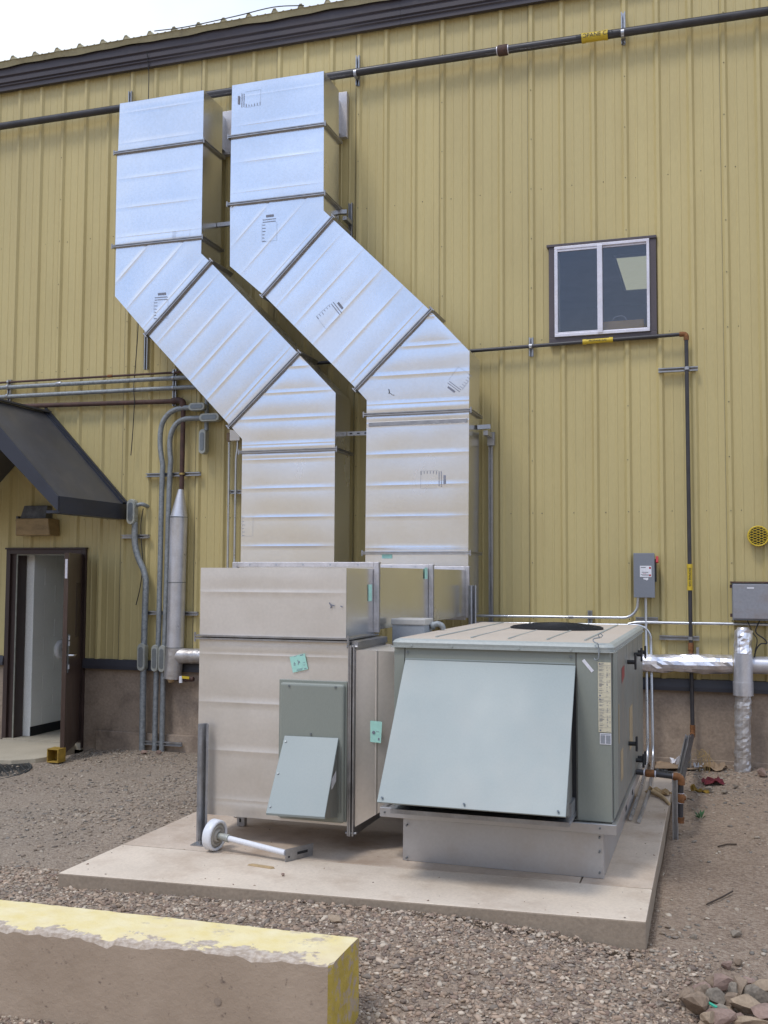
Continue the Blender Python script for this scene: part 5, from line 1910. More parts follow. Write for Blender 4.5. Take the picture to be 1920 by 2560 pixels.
EY = -.09
emt('bright conduit bending up into the left of the disconnect switch', [(5.5, EY, 1.258), (6.95, EY, 1.263)] + arc((6.955, 1.398), .135, -90, 0, 8, fixed=EY)[1:] + [(7.096, EY, 1.46)], coups=(((6.47, EY, 1.261), (1, 0, 0)),))
emt('bright conduit dropping straight from the disconnect switch to the slab', [(7.163, EY, 1.46), (7.163, EY, 1.02), (7.166, EY - .03, .93), (7.168, EY - .03, .1), (7.168, EY - .06, .01), (7.17, EY - .16, -.028), (7.20, -1.50, -.03), (7.205, -2.55, -.03)])
emt('bright conduit looping down beside the straight one behind the unit', [(5.5, EY, 1.190), (7.07, EY, 1.196)] + arc((7.075, 1.066), .13, 90, 0, 8, fixed=EY)[1:] + [(7.206, EY, .98), (7.209, EY - .03, .90), (7.215, EY - .03, .1), (7.218, EY - .06, .012), (7.222, EY - .16, -.025), (7.27, -1.5, -.03), (7.265, -2.6, -.03)], coups=(((6.56, EY, 1.193), (1, 0, 0)), ((6.30, EY, 1.192), (1, 0, 0))))
emt('bright conduit running right from the disconnect to the frame edge', [(7.0, EY, 1.205), (7.06, EY, 1.219), (7.12, EY, 1.223), (10.7, EY, 1.226)])
# enclosure on the right
en = thing('electrical_enclosure', 'weathered grey enclosure box at the right edge above the foil pipe', 'electrical box', (8.1, 0, 1.4))
MB().box(7.925, 8.30, -.21, -.03, 1.262, 1.595).build('case', m_boxgrey, en, bevel=.004)
MB().box(7.930, 8.305, -.225, -.212, 1.275, 1.585).build('door', m_boxrust, en, bevel=.006)
mb = MB(); mb.box(7.910, 8.30, -.222, -.03, 1.597, 1.608)
mb.build('drip_lip', m_rust, en)
mb = MB()
for zz in (1.29, 1.55):
    mb.box(7.905, 7.924, -.20, -.17, zz, zz + .03)
mb.build('hinge', m_rust, en)
MB().quad((8.05, -.2265, 1.545), (8.11, -.2265, 1.545), (8.11, -.2265, 1.558), (8.05, -.2265, 1.558)).build('small_label', m_white, en)
mb = MB(); mb.tube(smooth_path([(8.155, -.16, 1.262), (8.12, -.17, 1.16), (8.19, -.18, 1.10), (8.21, -.18, 1.06), (8.16, -.18, 1.055), (8.12, -.17, 1.00), (8.10, -.16, .9)]), .006, 6)
tag(mb.build('loose_wire', m_ink, origin=(8.15, -.17, 1.1)), 'black wire looping under the weathered enclosure at the right', 'wire')
mb = MB(); mb.tube(smooth_path([(8.05, -.16, 1.262), (8.09, -.17, 1.16), (8.13, -.17, 1.09), (8.11, -.17, .98)]), .0045, 6)
tag(mb.build('loose_wire', m_ink, origin=(8.09, -.17, 1.1)), 'thin black wire dropping straight from the weathered enclosure', 'wire')
# yellow round grille
yg = thing('vent_grille', 'round yellow vent guard of expanded mesh high at the right edge', 'vent', (8.16, -.03, 2.02))
mb = MB(); cr = .088
mb.tube([(8.158 + cr * math.cos(a), -.085, 2.020 + cr * math.sin(a)) for a in np.linspace(0, 2 * math.pi, 33)], .007, 8, caps=False)
mb.build('rim', m_yel, yg)
mb = MB()
for i in range(-7, 8):
    c0 = i * .0235
    for sl_ in (1, -1):
        # line z = sl*0.42*x + c0 clipped to the disc
        a_ = .42 * sl_
        A_ = 1 + a_ * a_; B_ = 2 * a_ * c0; C_ = c0 * c0 - cr * cr
        D_ = B_ * B_ - 4 * A_ * C_
        if D_ <= 0:
            continue
        xa, xb = (-B_ - math.sqrt(D_)) / (2 * A_), (-B_ + math.sqrt(D_)) / (2 * A_)
        mb.bar((8.158 + xa, -.088, 2.02 + a_ * xa + c0), (8.158 + xb, -.088, 2.02 + a_ * xb + c0), .0045, .004)
mb.build('mesh', m_yel, yg)
mb = MB(); mb.tube([(8.158, -.035, 2.02), (8.158, -.055, 2.02)], .085, 24); mb.build('opening', m_dark, yg)
# foil wrapped pipes
fo_ = thing('foil_wrapped_pipe', 'horizontal insulated pipe in crumpled silver foil along the base of the wall', 'pipe', (7.5, -.13, .86))
rgf = random.Random(4)


def crumpled(p, q, r_, n_, nseg, amp, seed):
    amp = amp * 1.25
    r0 = np.random.default_rng(seed)
    p = Vector(p); q = Vector(q)
    d = (q - p).normalized()
    a = Vector((0, 0, 1)) if abs(d.z) < .9 else Vector((0, 1, 0))
    u = (a - d * a.dot(d)).normalized(); w_ = d.cross(u)
    rad = r_ + amp * r0.standard_normal((nseg + 1, n_)) * .5
    rad = (rad + np.roll(rad, 1, 1) * .5 + np.roll(rad, 1, 0) * .5) / 2
    vs = []
    for i in range(nseg + 1):
        for k in range(n_):
            t_ = 2 * math.pi * k / n_
            vs.append(p.lerp(q, i / nseg) + (u * math.cos(t_) + w_ * math.sin(t_)) * float(rad[i, k]))
    fs = [(i * n_ + k, i * n_ + (k + 1) % n_, (i + 1) * n_ + (k + 1) % n_, (i + 1) * n_ + k) for i in range(nseg) for k in range(n_)]
    return MB().add(vs, fs, False)


crumpled((6.2, -.135, .846), (7.92, -.135, .862), .084, 15, 34, .013, 5).build('foil_jacket', m_foil, fo_)
mb = MB(); mb.tube([(8.04, -.135, .862), (10.7, -.135, .872)], .078, 24); mb.build('smooth_jacket', m_jacket, fo_)
mb = MB(); mb.box(7.608, 7.632, -.14, -.04, .93, 1.005); mb.build('hanger', m_strut, fo_)
vo = thing('foil_wrapped_pipe', 'upright foil wrapped pipe dropping from the enclosure into the ground at the right', 'pipe', (8, -.2, -.1))
crumpled((8.012, -.20, 1.17), (8.008, -.24, .96), .075, 18, 8, .012, 6).build('foil_top', m_foil, vo)
mb = MB(); mb.tube([(8.012, -.19, 1.20), (8.012, -.19, 1.165)], [.045, .068], 18); mb.build('top_cap', m_foild, vo)
mb = MB(); mb.tube([(8.008, -.24, .97), (8.005, -.24, .60)], [.080, .083], 24); mb.build('jacket', m_jacket, vo)
mb = MB(); mb.tube([(8.005, -.24, .60), (8.005, -.24, .72)], .087, 24); mb.build('sleeve', m_jacket, vo)
crumpled((8.002, -.24, .60), (7.992, -.24, .22), .070, 16, 14, .009, 8).build('foil_wrap', m_foild, vo)
crumpled((7.994, -.24, .23), (7.985, -.24, -.16), .069, 16, 14, .010, 9).build('foil_wrap', m_foild, vo)
# dark conduit at the far right edge
mb = MB(); mb.tube([(8.268, -.07, 2.75), (8.268, -.07, 1.60)], .014, 10)
tag(mb.build('edge_conduit', m_rust, origin=(8.262, -.07, 2.3)), 'dark brown conduit running up from the weathered enclosure at the frame edge', 'conduit')

# ------------------------------------------------------------------ barrier
ba = thing('concrete_barrier', 'low concrete barrier with worn yellow paint on top, lower left', 'barrier', (4.5, -6, -.25))
bn = []
bx0, bx1 = 1.5, 6.36
NX, = (150,)
r0 = np.random.default_rng(3)


def chip(x):
    return 0.013 + 0.011 * math.sin(x * 3.1) * math.sin(x * 7.7 + 1) + 0.007 * math.sin(x * 31) * math.sin(x * 5) + 0.004 * math.sin(x * 67 + 2)


xsb = np.linspace(bx0, bx1, NX)
yfr = lambda x: -6.158 + (x - 4.84) * .033
ybk_ = lambda x: -5.828 + (x - 4.84) * .033
zt_ = .118
vs = []
prof_n = 0
for i, x in enumerate(xsb):
    ch = max(.004, chip(x) + float(r0.normal(0, .0018)))
    ch2 = max(.003, .005 + float(r0.normal(0, .001)))
    yf_, yb_ = yfr(x), ybk_(x)
    row = [(x, yf_ - .006, -.45), (x, yf_ - .004, -.27), (x, yf_, zt_ - ch * 1.2), (x, yf_ + ch * .5, zt_ - ch * .4 + float(r0.normal(0, .002))), (x, yf_ + ch * 1.8, zt_ - .001),
           (x, yf_ + .10, zt_), (x, yf_ + .22, zt_ + .001), (x, yb_ - ch2 * 2, zt_), (x, yb_, zt_ - ch2), (x, yb_ + .004, -.45)]
    if i == NX - 1:
        row = [(px - .02, py + (.02 if k < 5 else 0), pz) for k, (px, py, pz) in enumerate(row)]
    vs += row
    prof_n = len(row)
fs = [(i * prof_n + k, (i + 1) * prof_n + k, (i + 1) * prof_n + k + 1, i * prof_n + k + 1) for i in range(NX - 1) for k in range(prof_n - 1)]
fs.append(tuple((NX - 1) * prof_n + k for k in range(prof_n)))
fs.append(tuple(range(prof_n))[::-1])
mb = MB().add(vs, fs)
# material: yellow paint on top and end with worn patches, bare concrete on the face
m_bar = bpy.data.materials.new('yellow_painted_concrete')
m_bar.use_nodes = True
n = m_bar.node_tree.nodes
l = m_bar.node_tree.links.new
b = n['Principled BSDF']
b.inputs['Roughness'].default_value = .85
b.inputs['Specular IOR Level'].default_value = .2
ge = n.new('ShaderNodeNewGeometry')


def N(scale, det=6, rough=.6):
    t = n.new('ShaderNodeTexNoise')
    t.inputs['Scale'].default_value = scale
    t.inputs['Detail'].default_value = det
    t.inputs['Roughness'].default_value = rough
    l(ge.outputs['Position'], t.inputs['Vector'])
    return t


def MR(src, a, b_, c=0., d=1.):
    t = n.new('ShaderNodeMapRange')
    t.inputs['From Min'].default_value = a
    t.inputs['From Max'].default_value = b_
    t.inputs['To Min'].default_value = c
    t.inputs['To Max'].default_value = d
    l(src, t.inputs['Value'])
    return t.outputs['Result']


def MX(f, a, b_):
    t = n.new('ShaderNodeMix')
    t.data_type = 'RGBA'
    if isinstance(f, float):
        t.inputs['Factor'].default_value = f
    else:
        l(f, t.inputs['Factor'])
    for k, s in (('A', a), ('B', b_)):
        if isinstance(s, tuple):
            t.inputs[k].default_value = (*s, 1)
        else:
            l(s, t.inputs[k])
    return t.outputs['Result']


def MM(op, a, b_):
    t = n.new('ShaderNodeMath')
    t.operation = op
    t.use_clamp = True
    for i, s in enumerate((a, b_)):
        if isinstance(s, float):
            t.inputs[i].default_value = s
        else:
            l(s, t.inputs[i])
    return t.outputs[0]


sx = n.new('ShaderNodeSeparateXYZ')
l(ge.outputs['True Normal'], sx.inputs[0])
sp_ = n.new('ShaderNodeSeparateXYZ')
l(ge.outputs['Position'], sp_.inputs[0])
topm = MR(sx.outputs['Z'], .80, .93)
endm = MR(sx.outputs['X'], .5, .8)
n_w = N(5.0, 9, .72)
n_e = N(16.0, 8, .7)
dist = n.new('ShaderNodeMath'); dist.operation = 'MULTIPLY_ADD'
l(sp_.outputs['X'], dist.inputs[0]); dist.inputs[1].default_value = -.033; dist.inputs[2].default_value = 6.158 + 4.84 * .033
dis2 = n.new('ShaderNodeMath'); dis2.operation = 'ADD'
l(dist.outputs[0], dis2.inputs[0]); l(sp_.outputs['Y'], dis2.inputs[1])          # metres from the front top edge
n_ed = N(7.0, 8, .65)
thr = n.new('ShaderNodeMapRange'); thr.inputs['From Min'].default_value = .40; thr.inputs['From Max'].default_value = .68
thr.inputs['To Min'].default_value = .005; thr.inputs['To Max'].default_value = .15
l(n_ed.outputs['Fac'], thr.inputs['Value'])
df_ = n.new('ShaderNodeMath'); df_.operation = 'SUBTRACT'
l(thr.outputs['Result'], df_.inputs[0]); l(dis2.outputs[0], df_.inputs[1])
cmp_ = n.new('ShaderNodeMapRange'); cmp_.inputs['From Min'].default_value = -.006; cmp_.inputs['From Max'].default_value = .010
l(df_.outputs[0], cmp_.inputs['Value'])
wear_a = MM('MULTIPLY', MR(n_w.outputs['Fac'], .58, .66), .85)
wear_top = MM('MAXIMUM', wear_a, cmp_.outputs[0])
wear_end = MR(n_e.outputs['Fac'], .50, .60)
conc = MX(MR(N(3).outputs['Fac'], .35, .65), (.365, .28, .205), (.43, .335, .25))
conc = MX(MR(N(30).outputs['Fac'], .62, .75), conc, (.16, .12, .095))
rawc = MX(MR(N(45).outputs['Fac'], .4, .6), (.40, .32, .25), (.55, .47, .39))
yel = MX(MR(N(9).outputs['Fac'], .35, .7), (.74, .61, .29), (.79, .69, .43))
yel = MX(MR(N(2.2).outputs['Fac'], .55, .75), yel, (.70, .58, .38))
ye2 = MX(MR(N(12).outputs['Fac'], .35, .7), (.40, .29, .06), (.52, .38, .08))
face_f = MR(sx.outputs['Y'], -.95, -.98)
base_ = MX(face_f, rawc, conc)
# yellow drips on the front face
drip = n.new('ShaderNodeTexNoise')
mpd = n.new('ShaderNodeMapping')
mpd.inputs['Scale'].default_value = (14, 14, 1.6)
l(ge.outputs['Position'], mpd.inputs['Vector'])
l(mpd.outputs['Vector'], drip.inputs['Vector'])
drip.inputs['Scale'].default_value = 1.0
drip.inputs['Detail'].default_value = 5
base_ = MX(MM('MULTIPLY', MR(drip.outputs['Fac'], .68, .76), .55), base_, (.42, .32, .10))
ctop = MX(wear_top, yel, rawc)
cend = MX(wear_end, ye2, conc)
col_ = MX(topm, base_, ctop)
col_ = MX(endm, col_, cend)
l(col_, b.inputs['Base Color'])
bpb = n.new('ShaderNodeBump')
bpb.inputs['Distance'].default_value = .006
bpb.inputs['Strength'].default_value = .8
l(N(28, 8, .7).outputs['Fac'], bpb.inputs['Height'])
l(bpb.outputs['Normal'], b.inputs['Normal'])
mb.build('block', m_bar, ba)
mb = MB(); mb.tube([(5.86, -6.130, -.075), (5.86, -6.118, -.075)], [.016, .010], 10)
mb.build('bolt_hole', m_conc, ba)

# ------------------------------------------------------------------ wheel and tube on the slab
wh = thing('roller_wheel', 'white wheel on a white tube with a slotted steel foot lying on the slab', 'roller', (4.86, -4.18, -.05))
wc = Vector((4.835, -4.17, .045))
axd = (Vector((5.345, -4.262, .004)) - wc).normalized()


def lathe(mb, c, ax, prof, n_=36):
    """prof: list of (along, radius)"""
    pts_ = [c + ax * a for a, r_ in prof]
    # avoid zero-length steps
    vs = []
    aa = Vector((0, 0, 1))
    u = (aa - ax * aa.dot(ax)).normalized(); w_ = ax.cross(u)
    for (a, r_) in prof:
        for k in range(n_):
            t_ = 2 * math.pi * k / n_
            vs.append(c + ax * a + (u * math.cos(t_) + w_ * math.sin(t_)) * r_)
    fs = [(i * n_ + k, i * n_ + (k + 1) % n_, (i + 1) * n_ + (k + 1) % n_, (i + 1) * n_ + k) for i in range(len(prof) - 1) for k in range(n_)]
    mb.add(vs, fs, True)
    return mb


mb = lathe(MB(), wc, axd, [(-.032, .03), (-.032, .086), (-.026, .094), (.022, .094), (.030, .088), (.030, .077), (.018, .075)])
mb.build('tyre', m_whitepl, wh)
mb = lathe(MB(), wc, axd, [(.016, .076), (.016, .064), (.026, .062), (.026, .052), (.016, .050), (.016, .038), (.034, .036), (.034, .026), (.022, .024)])
mb.build('hub', m_hubc, wh)
mb = lathe(MB(), wc, axd, [(.02, .022), (.045, .020), (.10, .024), (.108, .024), (.108, .018)])
mb.build('collar', m_lb, wh)
mb = MB(); mb.tube([wc + axd * .10, Vector((5.345, -4.262, .004))], .0175, 16); mb.build('tube', m_whitepl, wh)
mb = lathe(MB(), wc - axd * .055, axd, [(0, .0), (0, .045), (.02, .05), (.024, .03)])
mb.build('end_cap', m_ink, wh)
ft = MB()
pd = (Vector((5.455, -4.06, 0)) - Vector((5.350, -4.268, 0))).normalized()
cpl = Vector((5.350, -4.268, -.012))
ft.bar(cpl - pd * .0 + Vector((0, 0, 0)), cpl + pd * .215, .074, .006, tuple(axd))
ft.build('foot_plate', m_strut, wh, bevel=.0)
sl2 = MB(); s0_ = cpl + pd * .10 + axd * .004 * 1
nrmp = pd.cross(Vector((0, 0, 1)))
if nrmp.y > 0:
    nrmp = -nrmp
sl2.bar(cpl + pd * .09 + nrmp * .004, cpl + pd * .17 + nrmp * .004, .016, .002, tuple(nrmp))
sl2.bar(cpl + pd * .02 + nrmp * .004 + Vector((0, 0, -.01)), cpl + pd * .03 + nrmp * .004 + Vector((0, 0, -.01)), .010, .002, tuple(nrmp))
sl2.build('slot', m_dark, wh)

# ------------------------------------------------------------------ litter and small things
mb = MB(); mb.hexa([(5.165, -4.40, -.049), (5.325, -4.425, -.049), (5.345, -4.405, -.049), (5.185, -4.375, -.049)], [(5.175, -4.398, -.041), (5.32, -4.42, -.038), (5.335, -4.408, -.038), (5.19, -4.38, -.041)])
tag(mb.build('wood_splinter', m_wood, origin=(5.25, -4.4, -.049)), 'flat splinter of wood on the slab in front of the slotted foot', 'wood scrap')


def crumple_sheet(cx_, cy_, cz_, w_, h_, amp, seed, n_=9, rot=0.0):
    r = np.random.default_rng(seed)
    vs = []
    hm = r.normal(0, 1, (n_, n_))
    hm = (hm + np.roll(hm, 1, 0) + np.roll(hm, 1, 1)) / 2.2
    ca_, sa_ = math.cos(rot), math.sin(rot)
    for i in range(n_):
        for j in range(n_):
            x = (i / (n_ - 1) - .5) * w_ + float(r.normal(0, w_ * .02)); y = (j / (n_ - 1) - .5) * h_ + float(r.normal(0, h_ * .02))
            vs.append((cx_ + x * ca_ - y * sa_, cy_ + x * sa_ + y * ca_, cz_ + abs(float(hm[i, j])) * amp))
    fs = [(i * n_ + j, (i + 1) * n_ + j, (i + 1) * n_ + j + 1, i * n_ + j + 1) for i in range(n_ - 1) for j in range(n_ - 1)]
    return MB().add(vs, fs)


def solidify(o, t_=.003):
    m_ = o.modifiers.new('thickness', 'SOLIDIFY')
    m_.thickness = t_


lit = [('cardboard_sheet', 'flattened brown cardboard lying at the wall base beside the gas pipe', 'cardboard', m_cardlight, 7.40, -.22, -.055, .42, .30, .02, 1, .2),
       ('cardboard_sheet', 'torn cardboard piece standing out of the rubble behind the red cloth', 'cardboard', m_cardlight, 7.72, -.22, -.06, .24, .20, .06, 2, -.3),
       ('plastic_bag', 'crumpled white plastic wrapper against the wall behind the low strut', 'wrapper', m_white, 7.46, -.12, -.06, .16, .12, .06, 3, .4),
       ('plastic_bag', 'white crumpled cup-like scrap right of the low strut', 'wrapper', m_whitepl, 7.62, -.24, -.07, .09, .09, .07, 4, .0),
       ('red_rag', 'crumpled red cloth on the rubble right of the gas pipe', 'rag', m_redcloth, 7.74, -.70, -.10, .17, .12, .06, 5, .3),
       ('yellow_strap', 'tangle of yellow strap on the ground beside the gas elbow', 'strap', m_yelpaint, 7.64, -1.02, -.12, .15, .03, .06, 6, -.35),
       ('kraft_scrap', 'torn strip of brown kraft paper on the slab under the gas branch', 'paper', m_paper, 7.345, -1.55, -.047, .20, .10, .05, 7, -.5),
       ('dark_rag', 'dark folded scrap on the slab behind the unit corner', 'scrap', m_ink, 7.33, -.62, -.048, .16, .08, .025, 8, -.4)]
for nm, lb, ct, m_, x, y, z, w_, h_, am, sd_, rt_ in lit:
    o = crumple_sheet(x, y, z, w_, h_, am * .55, sd_, rot=rt_)
    o = o.build(nm, m_, origin=(x, y, z))
    solidify(o)
    tag(o, lb, ct)
mb = MB(); mb.tube(smooth_path([(7.30, -1.62, -.02), (7.38, -1.75, -.03), (7.44, -1.95, -.04)]), [.022, .022, .02, .02, .018, .018, .016, .016, .014, .014, .012, .012, .01], 5)
tag(mb.build('kraft_scrap', m_paper, origin=(7.36, -1.75, -.03)), 'twisted tail of brown paper pointing to the front of the slab', 'paper')
mb = MB()
r = random.Random(9)
for i in range(14):
    x, y = 7.66 + r.uniform(-.05, .06), -.28 + r.uniform(-.1, .05)
    mb.tube(smooth_path([(x, y, -.09), (x + r.uniform(-.03, .03), y, .03 + r.uniform(0, .08)), (x + r.uniform(-.1, .08), y - .05, .05 + r.uniform(-.05, .10))]), .0015, 4)
tag(mb.build('dry_grass_tuft', m_grass, origin=(7.66, -.28, -.09)), 'tuft of dry grass stalks by the wall behind the red cloth', 'grass')
for i, (x, y, lb) in enumerate(((7.50, -.06, 'tiny green weed at the wall base behind the low strut'), (7.66, -1.95, 'tiny green weed on the dirt beside the strut post'))):
    mb = MB()
    z = float(gz(x, y)) + .005
    for k in range(10):
        a = r.uniform(0, 6.28); b_ = r.uniform(.02, .05)
        c = Vector((x + .01 * math.cos(a), y + .01 * math.sin(a), z))
        tip = c + Vector((b_ * math.cos(a), b_ * math.sin(a), r.uniform(.02, .06)))
        sd_ = Vector((-math.sin(a), math.cos(a), 0)) * .008
        mid = (c + tip) / 2 + Vector((0, 0, .008))
        mb.quad(c, mid - sd_, tip, mid + sd_)
    tag(mb.build('weed', m_weed, origin=(x, y, z)), lb, 'weed')
for pts_, lb in (([(0.55, -2.55), (.75, -2.58), (1.0, -2.50), (1.2, -2.52)], 'long dark twig lying on the gravel left of the slab'),
                 ([(7.78, -2.62), (7.84, -2.55), (7.90, -2.54)], 'short bent twig on the dirt right of the slab'),
                 ([(7.72, -3.9), (7.80, -3.75), (7.86, -3.62)], 'thin straight twig on the dirt near the slab front corner')):
    mb = MB(); mb.tube([(x, y, float(gz(x, y)) + .012) for x, y in pts_], .005, 5)
    tag(mb.build('twig', m_twig, origin=(pts_[0][0], pts_[0][1], -.2)), lb, 'twig')

# ------------------------------------------------------------------ stones


def icosa():
    t = (1 + 5 ** .5) / 2
    v = np.array([(-1, t, 0), (1, t, 0), (-1, -t, 0), (1, -t, 0), (0, -1, t), (0, 1, t), (0, -1, -t), (0, 1, -t), (t, 0, -1), (t, 0, 1), (-t, 0, -1), (-t, 0, 1)], float)
    v /= np.linalg.norm(v[0])
    f = np.array([(0, 11, 5), (0, 5, 1), (0, 1, 7), (0, 7, 10), (0, 10, 11), (1, 5, 9), (5, 11, 4), (11, 10, 2), (10, 7, 6), (7, 1, 8), (3, 9, 4), (3, 4, 2), (3, 2, 6), (3, 6, 8), (3, 8, 9), (4, 9, 5), (2, 4, 11), (6, 2, 10), (8, 6, 7), (9, 8, 1)])
    return v, f


IV, IF = icosa()
m_stone = bpy.data.materials.new('gravel_stones')
m_stone.use_nodes = True
n = m_stone.node_tree.nodes
l = m_stone.node_tree.links.new
b = n['Principled BSDF']
b.inputs['Roughness'].default_value = .9
b.inputs['Specular IOR Level'].default_value = .2
at = n.new('ShaderNodeAttribute')
at.attribute_name = 'tint'
l(at.outputs['Color'], b.inputs['Base Color'])

PAL = np.array([(.36, .275, .205), (.31, .225, .165), (.43, .345, .265), (.25, .18, .14), (.49, .41, .32), (.33, .245, .175), (.26, .215, .175), (.38, .28, .205), (.20, .155, .125)])
PALG = np.array([(.27, .22, .17), (.32, .265, .205), (.21, .175, .145), (.41, .35, .28), (.25, .20, .155), (.20, .18, .155), (.34, .265, .20)])


def scatter(name, xs, ys, sizes, pal, label=None, sink=.25, tall=.55):
    n_ = len(xs)
    sizes = np.minimum(sizes, .020)
    zs = gz(xs, ys) + bump_noise(xs, ys)
    V = np.repeat(IV[None], n_, 0) * (1 + rng.normal(0, .27, (n_, 12, 1)))
    sc_ = np.stack([rng.uniform(.7, 1.3, n_), rng.uniform(.55, 1.0, n_), rng.uniform(.25, tall, n_)], -1)
    V = V * sc_[:, None, :] * sizes[:, None, None]
    tilt = rng.normal(0, .3, n_)
    c, s = np.cos(tilt), np.sin(tilt)
    x, z = V[..., 0] * c[:, None] - V[..., 2] * s[:, None], V[..., 0] * s[:, None] + V[..., 2] * c[:, None]
    V[..., 0], V[..., 2] = x, z
    a = rng.uniform(0, 2 * math.pi, n_)
    c, s = np.cos(a), np.sin(a)
    x, y = V[..., 0] * c[:, None] - V[..., 1] * s[:, None], V[..., 0] * s[:, None] + V[..., 1] * c[:, None]
    V[..., 0], V[..., 1] = x + xs[:, None], y + ys[:, None]
    V[..., 2] += (zs + sizes * sc_[:, 2] * (1 - sink * 2) * .6)[:, None]
    F_ = (IF[None] + (np.arange(n_) * 12)[:, None, None]).reshape(-1, 3)
    me = bpy.data.meshes.new(name)
    me.vertices.add(n_ * 12)
    me.vertices.foreach_set('co', V.reshape(-1))
    me.loops.add(len(F_) * 3)
    me.loops.foreach_set('vertex_index', F_.reshape(-1).astype(np.int32))
    me.polygons.add(len(F_))
    me.polygons.foreach_set('loop_start', np.arange(0, len(F_) * 3, 3, dtype=np.int32))
    try:
        me.polygons.foreach_set('loop_total', np.full(len(F_), 3, dtype=np.int32))
    except Exception:
        pass
    cols = pal[rng.integers(0, len(pal), n_)] * rng.uniform(.8, 1.22, (n_, 1))
    at_ = me.color_attributes.new('tint', 'FLOAT_COLOR', 'POINT')
    cc = np.concatenate([np.repeat(cols, 12, 0), np.ones((n_ * 12, 1))], 1)
    at_.data.foreach_set('color', cc.reshape(-1).astype(np.float32))
    me.materials.append(m_stone)
    me.update(calc_edges=True)
    me.validate()
    o = bpy.data.objects.new(name, me)
    COL.objects.link(o)
    o['kind'] = 'stuff'
    if label:
        o['label'] = label
        o['category'] = 'gravel'
    return o


def in_slab(x, y, m_=0.01):
    return (x > 4.21 - m_) & (x < 7.45 + m_) & (y > -4.885 + (x - 4.215) * .0712 - m_) & (y < -.8)


def in_bar(x, y):
    return (x < 6.36) & (y > -6.16 + (x - 4.84) * .033) & (y < -5.83 + (x - 4.84) * .033)


def pick(n_, x0, x1, y0, y1, dens=None):
    x = rng.uniform(x0, x1, n_); y = rng.uniform(y0, y1, n_)
    k = ~in_slab(x, y) & ~in_bar(x, y)
    if dens is not None:
        k &= rng.uniform(0, 1, n_) < dens(x, y)
    return x[k], y[k]


# coarse pinkish gravel heaped in front of the slab
x, y = pick(56000, 3.4, 7.75, -7.4, -4.60, lambda x, y: np.clip(1.25 - np.clip((x - 7.2) * 1.6, 0, 1.2), .0, 1) * np.clip((x - 3.3) / .8, 0.15, 1))
scatter('gravel', x, y, rng.lognormal(math.log(.0088), .45, len(x)), PAL, 'coarse pinkish brown gravel in front of the slab')
# fine grey gravel on the left
x, y = pick(46000, -2.2, 4.3, -6.0, -.1, lambda x, y: np.clip(.45 + .5 * np.sin(x * 1.7 + 2 * np.sin(y * 1.3)) * np.cos(y * 2.1), .15, 1) * ~((x < 1.25) & (y > -1.15)))
scatter('fine_gravel', x, y, rng.lognormal(math.log(.0098), .40, len(x)), PALG, 'fine grey gravel on the dirt left of the slab')
# sparse stones on the dirt to the right
x, y = pick(9000, 7.3, 9.4, -6.6, -.05, lambda x, y: np.clip(np.exp(-((y + .6) / .7) ** 2) * .9 + np.exp(-((y + 4.9) / .55) ** 2) * .9 + .10 + .15 * np.clip(np.sin(x * 5 + y * 3), 0, 1), 0, 1))
scatter('dirt_stones', x, y, rng.lognormal(math.log(.0095), .42, len(x)), PALG, 'loose stones scattered on the dirt right of the slab')
# gravel in front of the barrier
x, y = pick(5000, 3.6, 6.6, -7.6, -6.1)
scatter('near_gravel', x, y, rng.lognormal(math.log(.010), .3, len(x)), PAL, 'loose gravel along the near foot of the yellow barrier')


# grit blown onto the slab, thicker along its edges
x = rng.uniform(4.25, 7.42, 1500); y = rng.uniform(-4.85, -.9, 1500)
k_ = in_slab(x, y, -.03) & ((rng.uniform(0, 1, 1500) < .12) | (y < -4.885 + (x - 4.215) * .0712 + .07) | (x < 4.27) | (x > 7.40))
k_ &= ~((x > 5.97) & (x < 7.19) & (y > -4.02))
_gz = gz
gz_keep = gz
gz = lambda a, b_: np.full(np.shape(a), -.050)
_bn = bump_noise
bump_noise = lambda a, b_: 0 * a
scatter('slab_grit', x[k_], y[k_], rng.lognormal(math.log(.0042), .45, int(k_.sum())), PAL, 'fine grit and pebbles strewn on the concrete slab')
gz = gz_keep
bump_noise = _bn


# individual rocks
def rock_mesh(seed, sub=2):
    r_ = np.random.default_rng(seed)
    v, f = IV.copy(), IF.copy()
    # one subdivision
    for _ in range(1):
        edges = {}
        vl = list(map(tuple, v))
        nf_ = []

        def mid(a, b_):
            k = (min(a, b_), max(a, b_))
            if k not in edges:
                m_ = (np.array(vl[a]) + np.array(vl[b_])) / 2
                m_ /= np.linalg.norm(m_)
                edges[k] = len(vl); vl.append(tuple(m_))
            return edges[k]
        for a, b_, c in f:
            ab, bc, ca2 = mid(a, b_), mid(b_, c), mid(c, a)
            nf_ += [(a, ab, ca2), (b_, bc, ab), (c, ca2, bc), (ab, bc, ca2)]
        v = np.array(vl); f = np.array(nf_)
    # chop with random planes for an angular look
    for k in range(15):
        d = r_.normal(size=3); d /= np.linalg.norm(d)
        lim = r_.uniform(.42, .74)
        p = v @ d
        over = p > lim
        v[over] -= np.outer(p[over] - lim, d)
    v += r_.normal(0, .018, v.shape)
    return v, f


rockm = [mat('brown_rock', (.24, .18, .13), .85, var=.22, vscale=14, fine=.15, fscale=80, bump=.003, bscale=50, spec=.25),
         mat('pinkish_rock', (.27, .19, .155), .85, var=.2, vscale=12, fine=.12, fscale=80, bump=.003, bscale=50, spec=.25),
         mat('grey_rock', (.23, .195, .155), .85, var=.25, vscale=15, fine=.2, fscale=90, bump=.003, bscale=60, spec=.25),
         mat('tan_rock', (.33, .25, .175), .85, var=.18, vscale=12, fine=.12, fscale=80, bump=.003, bscale=50, spec=.25)]
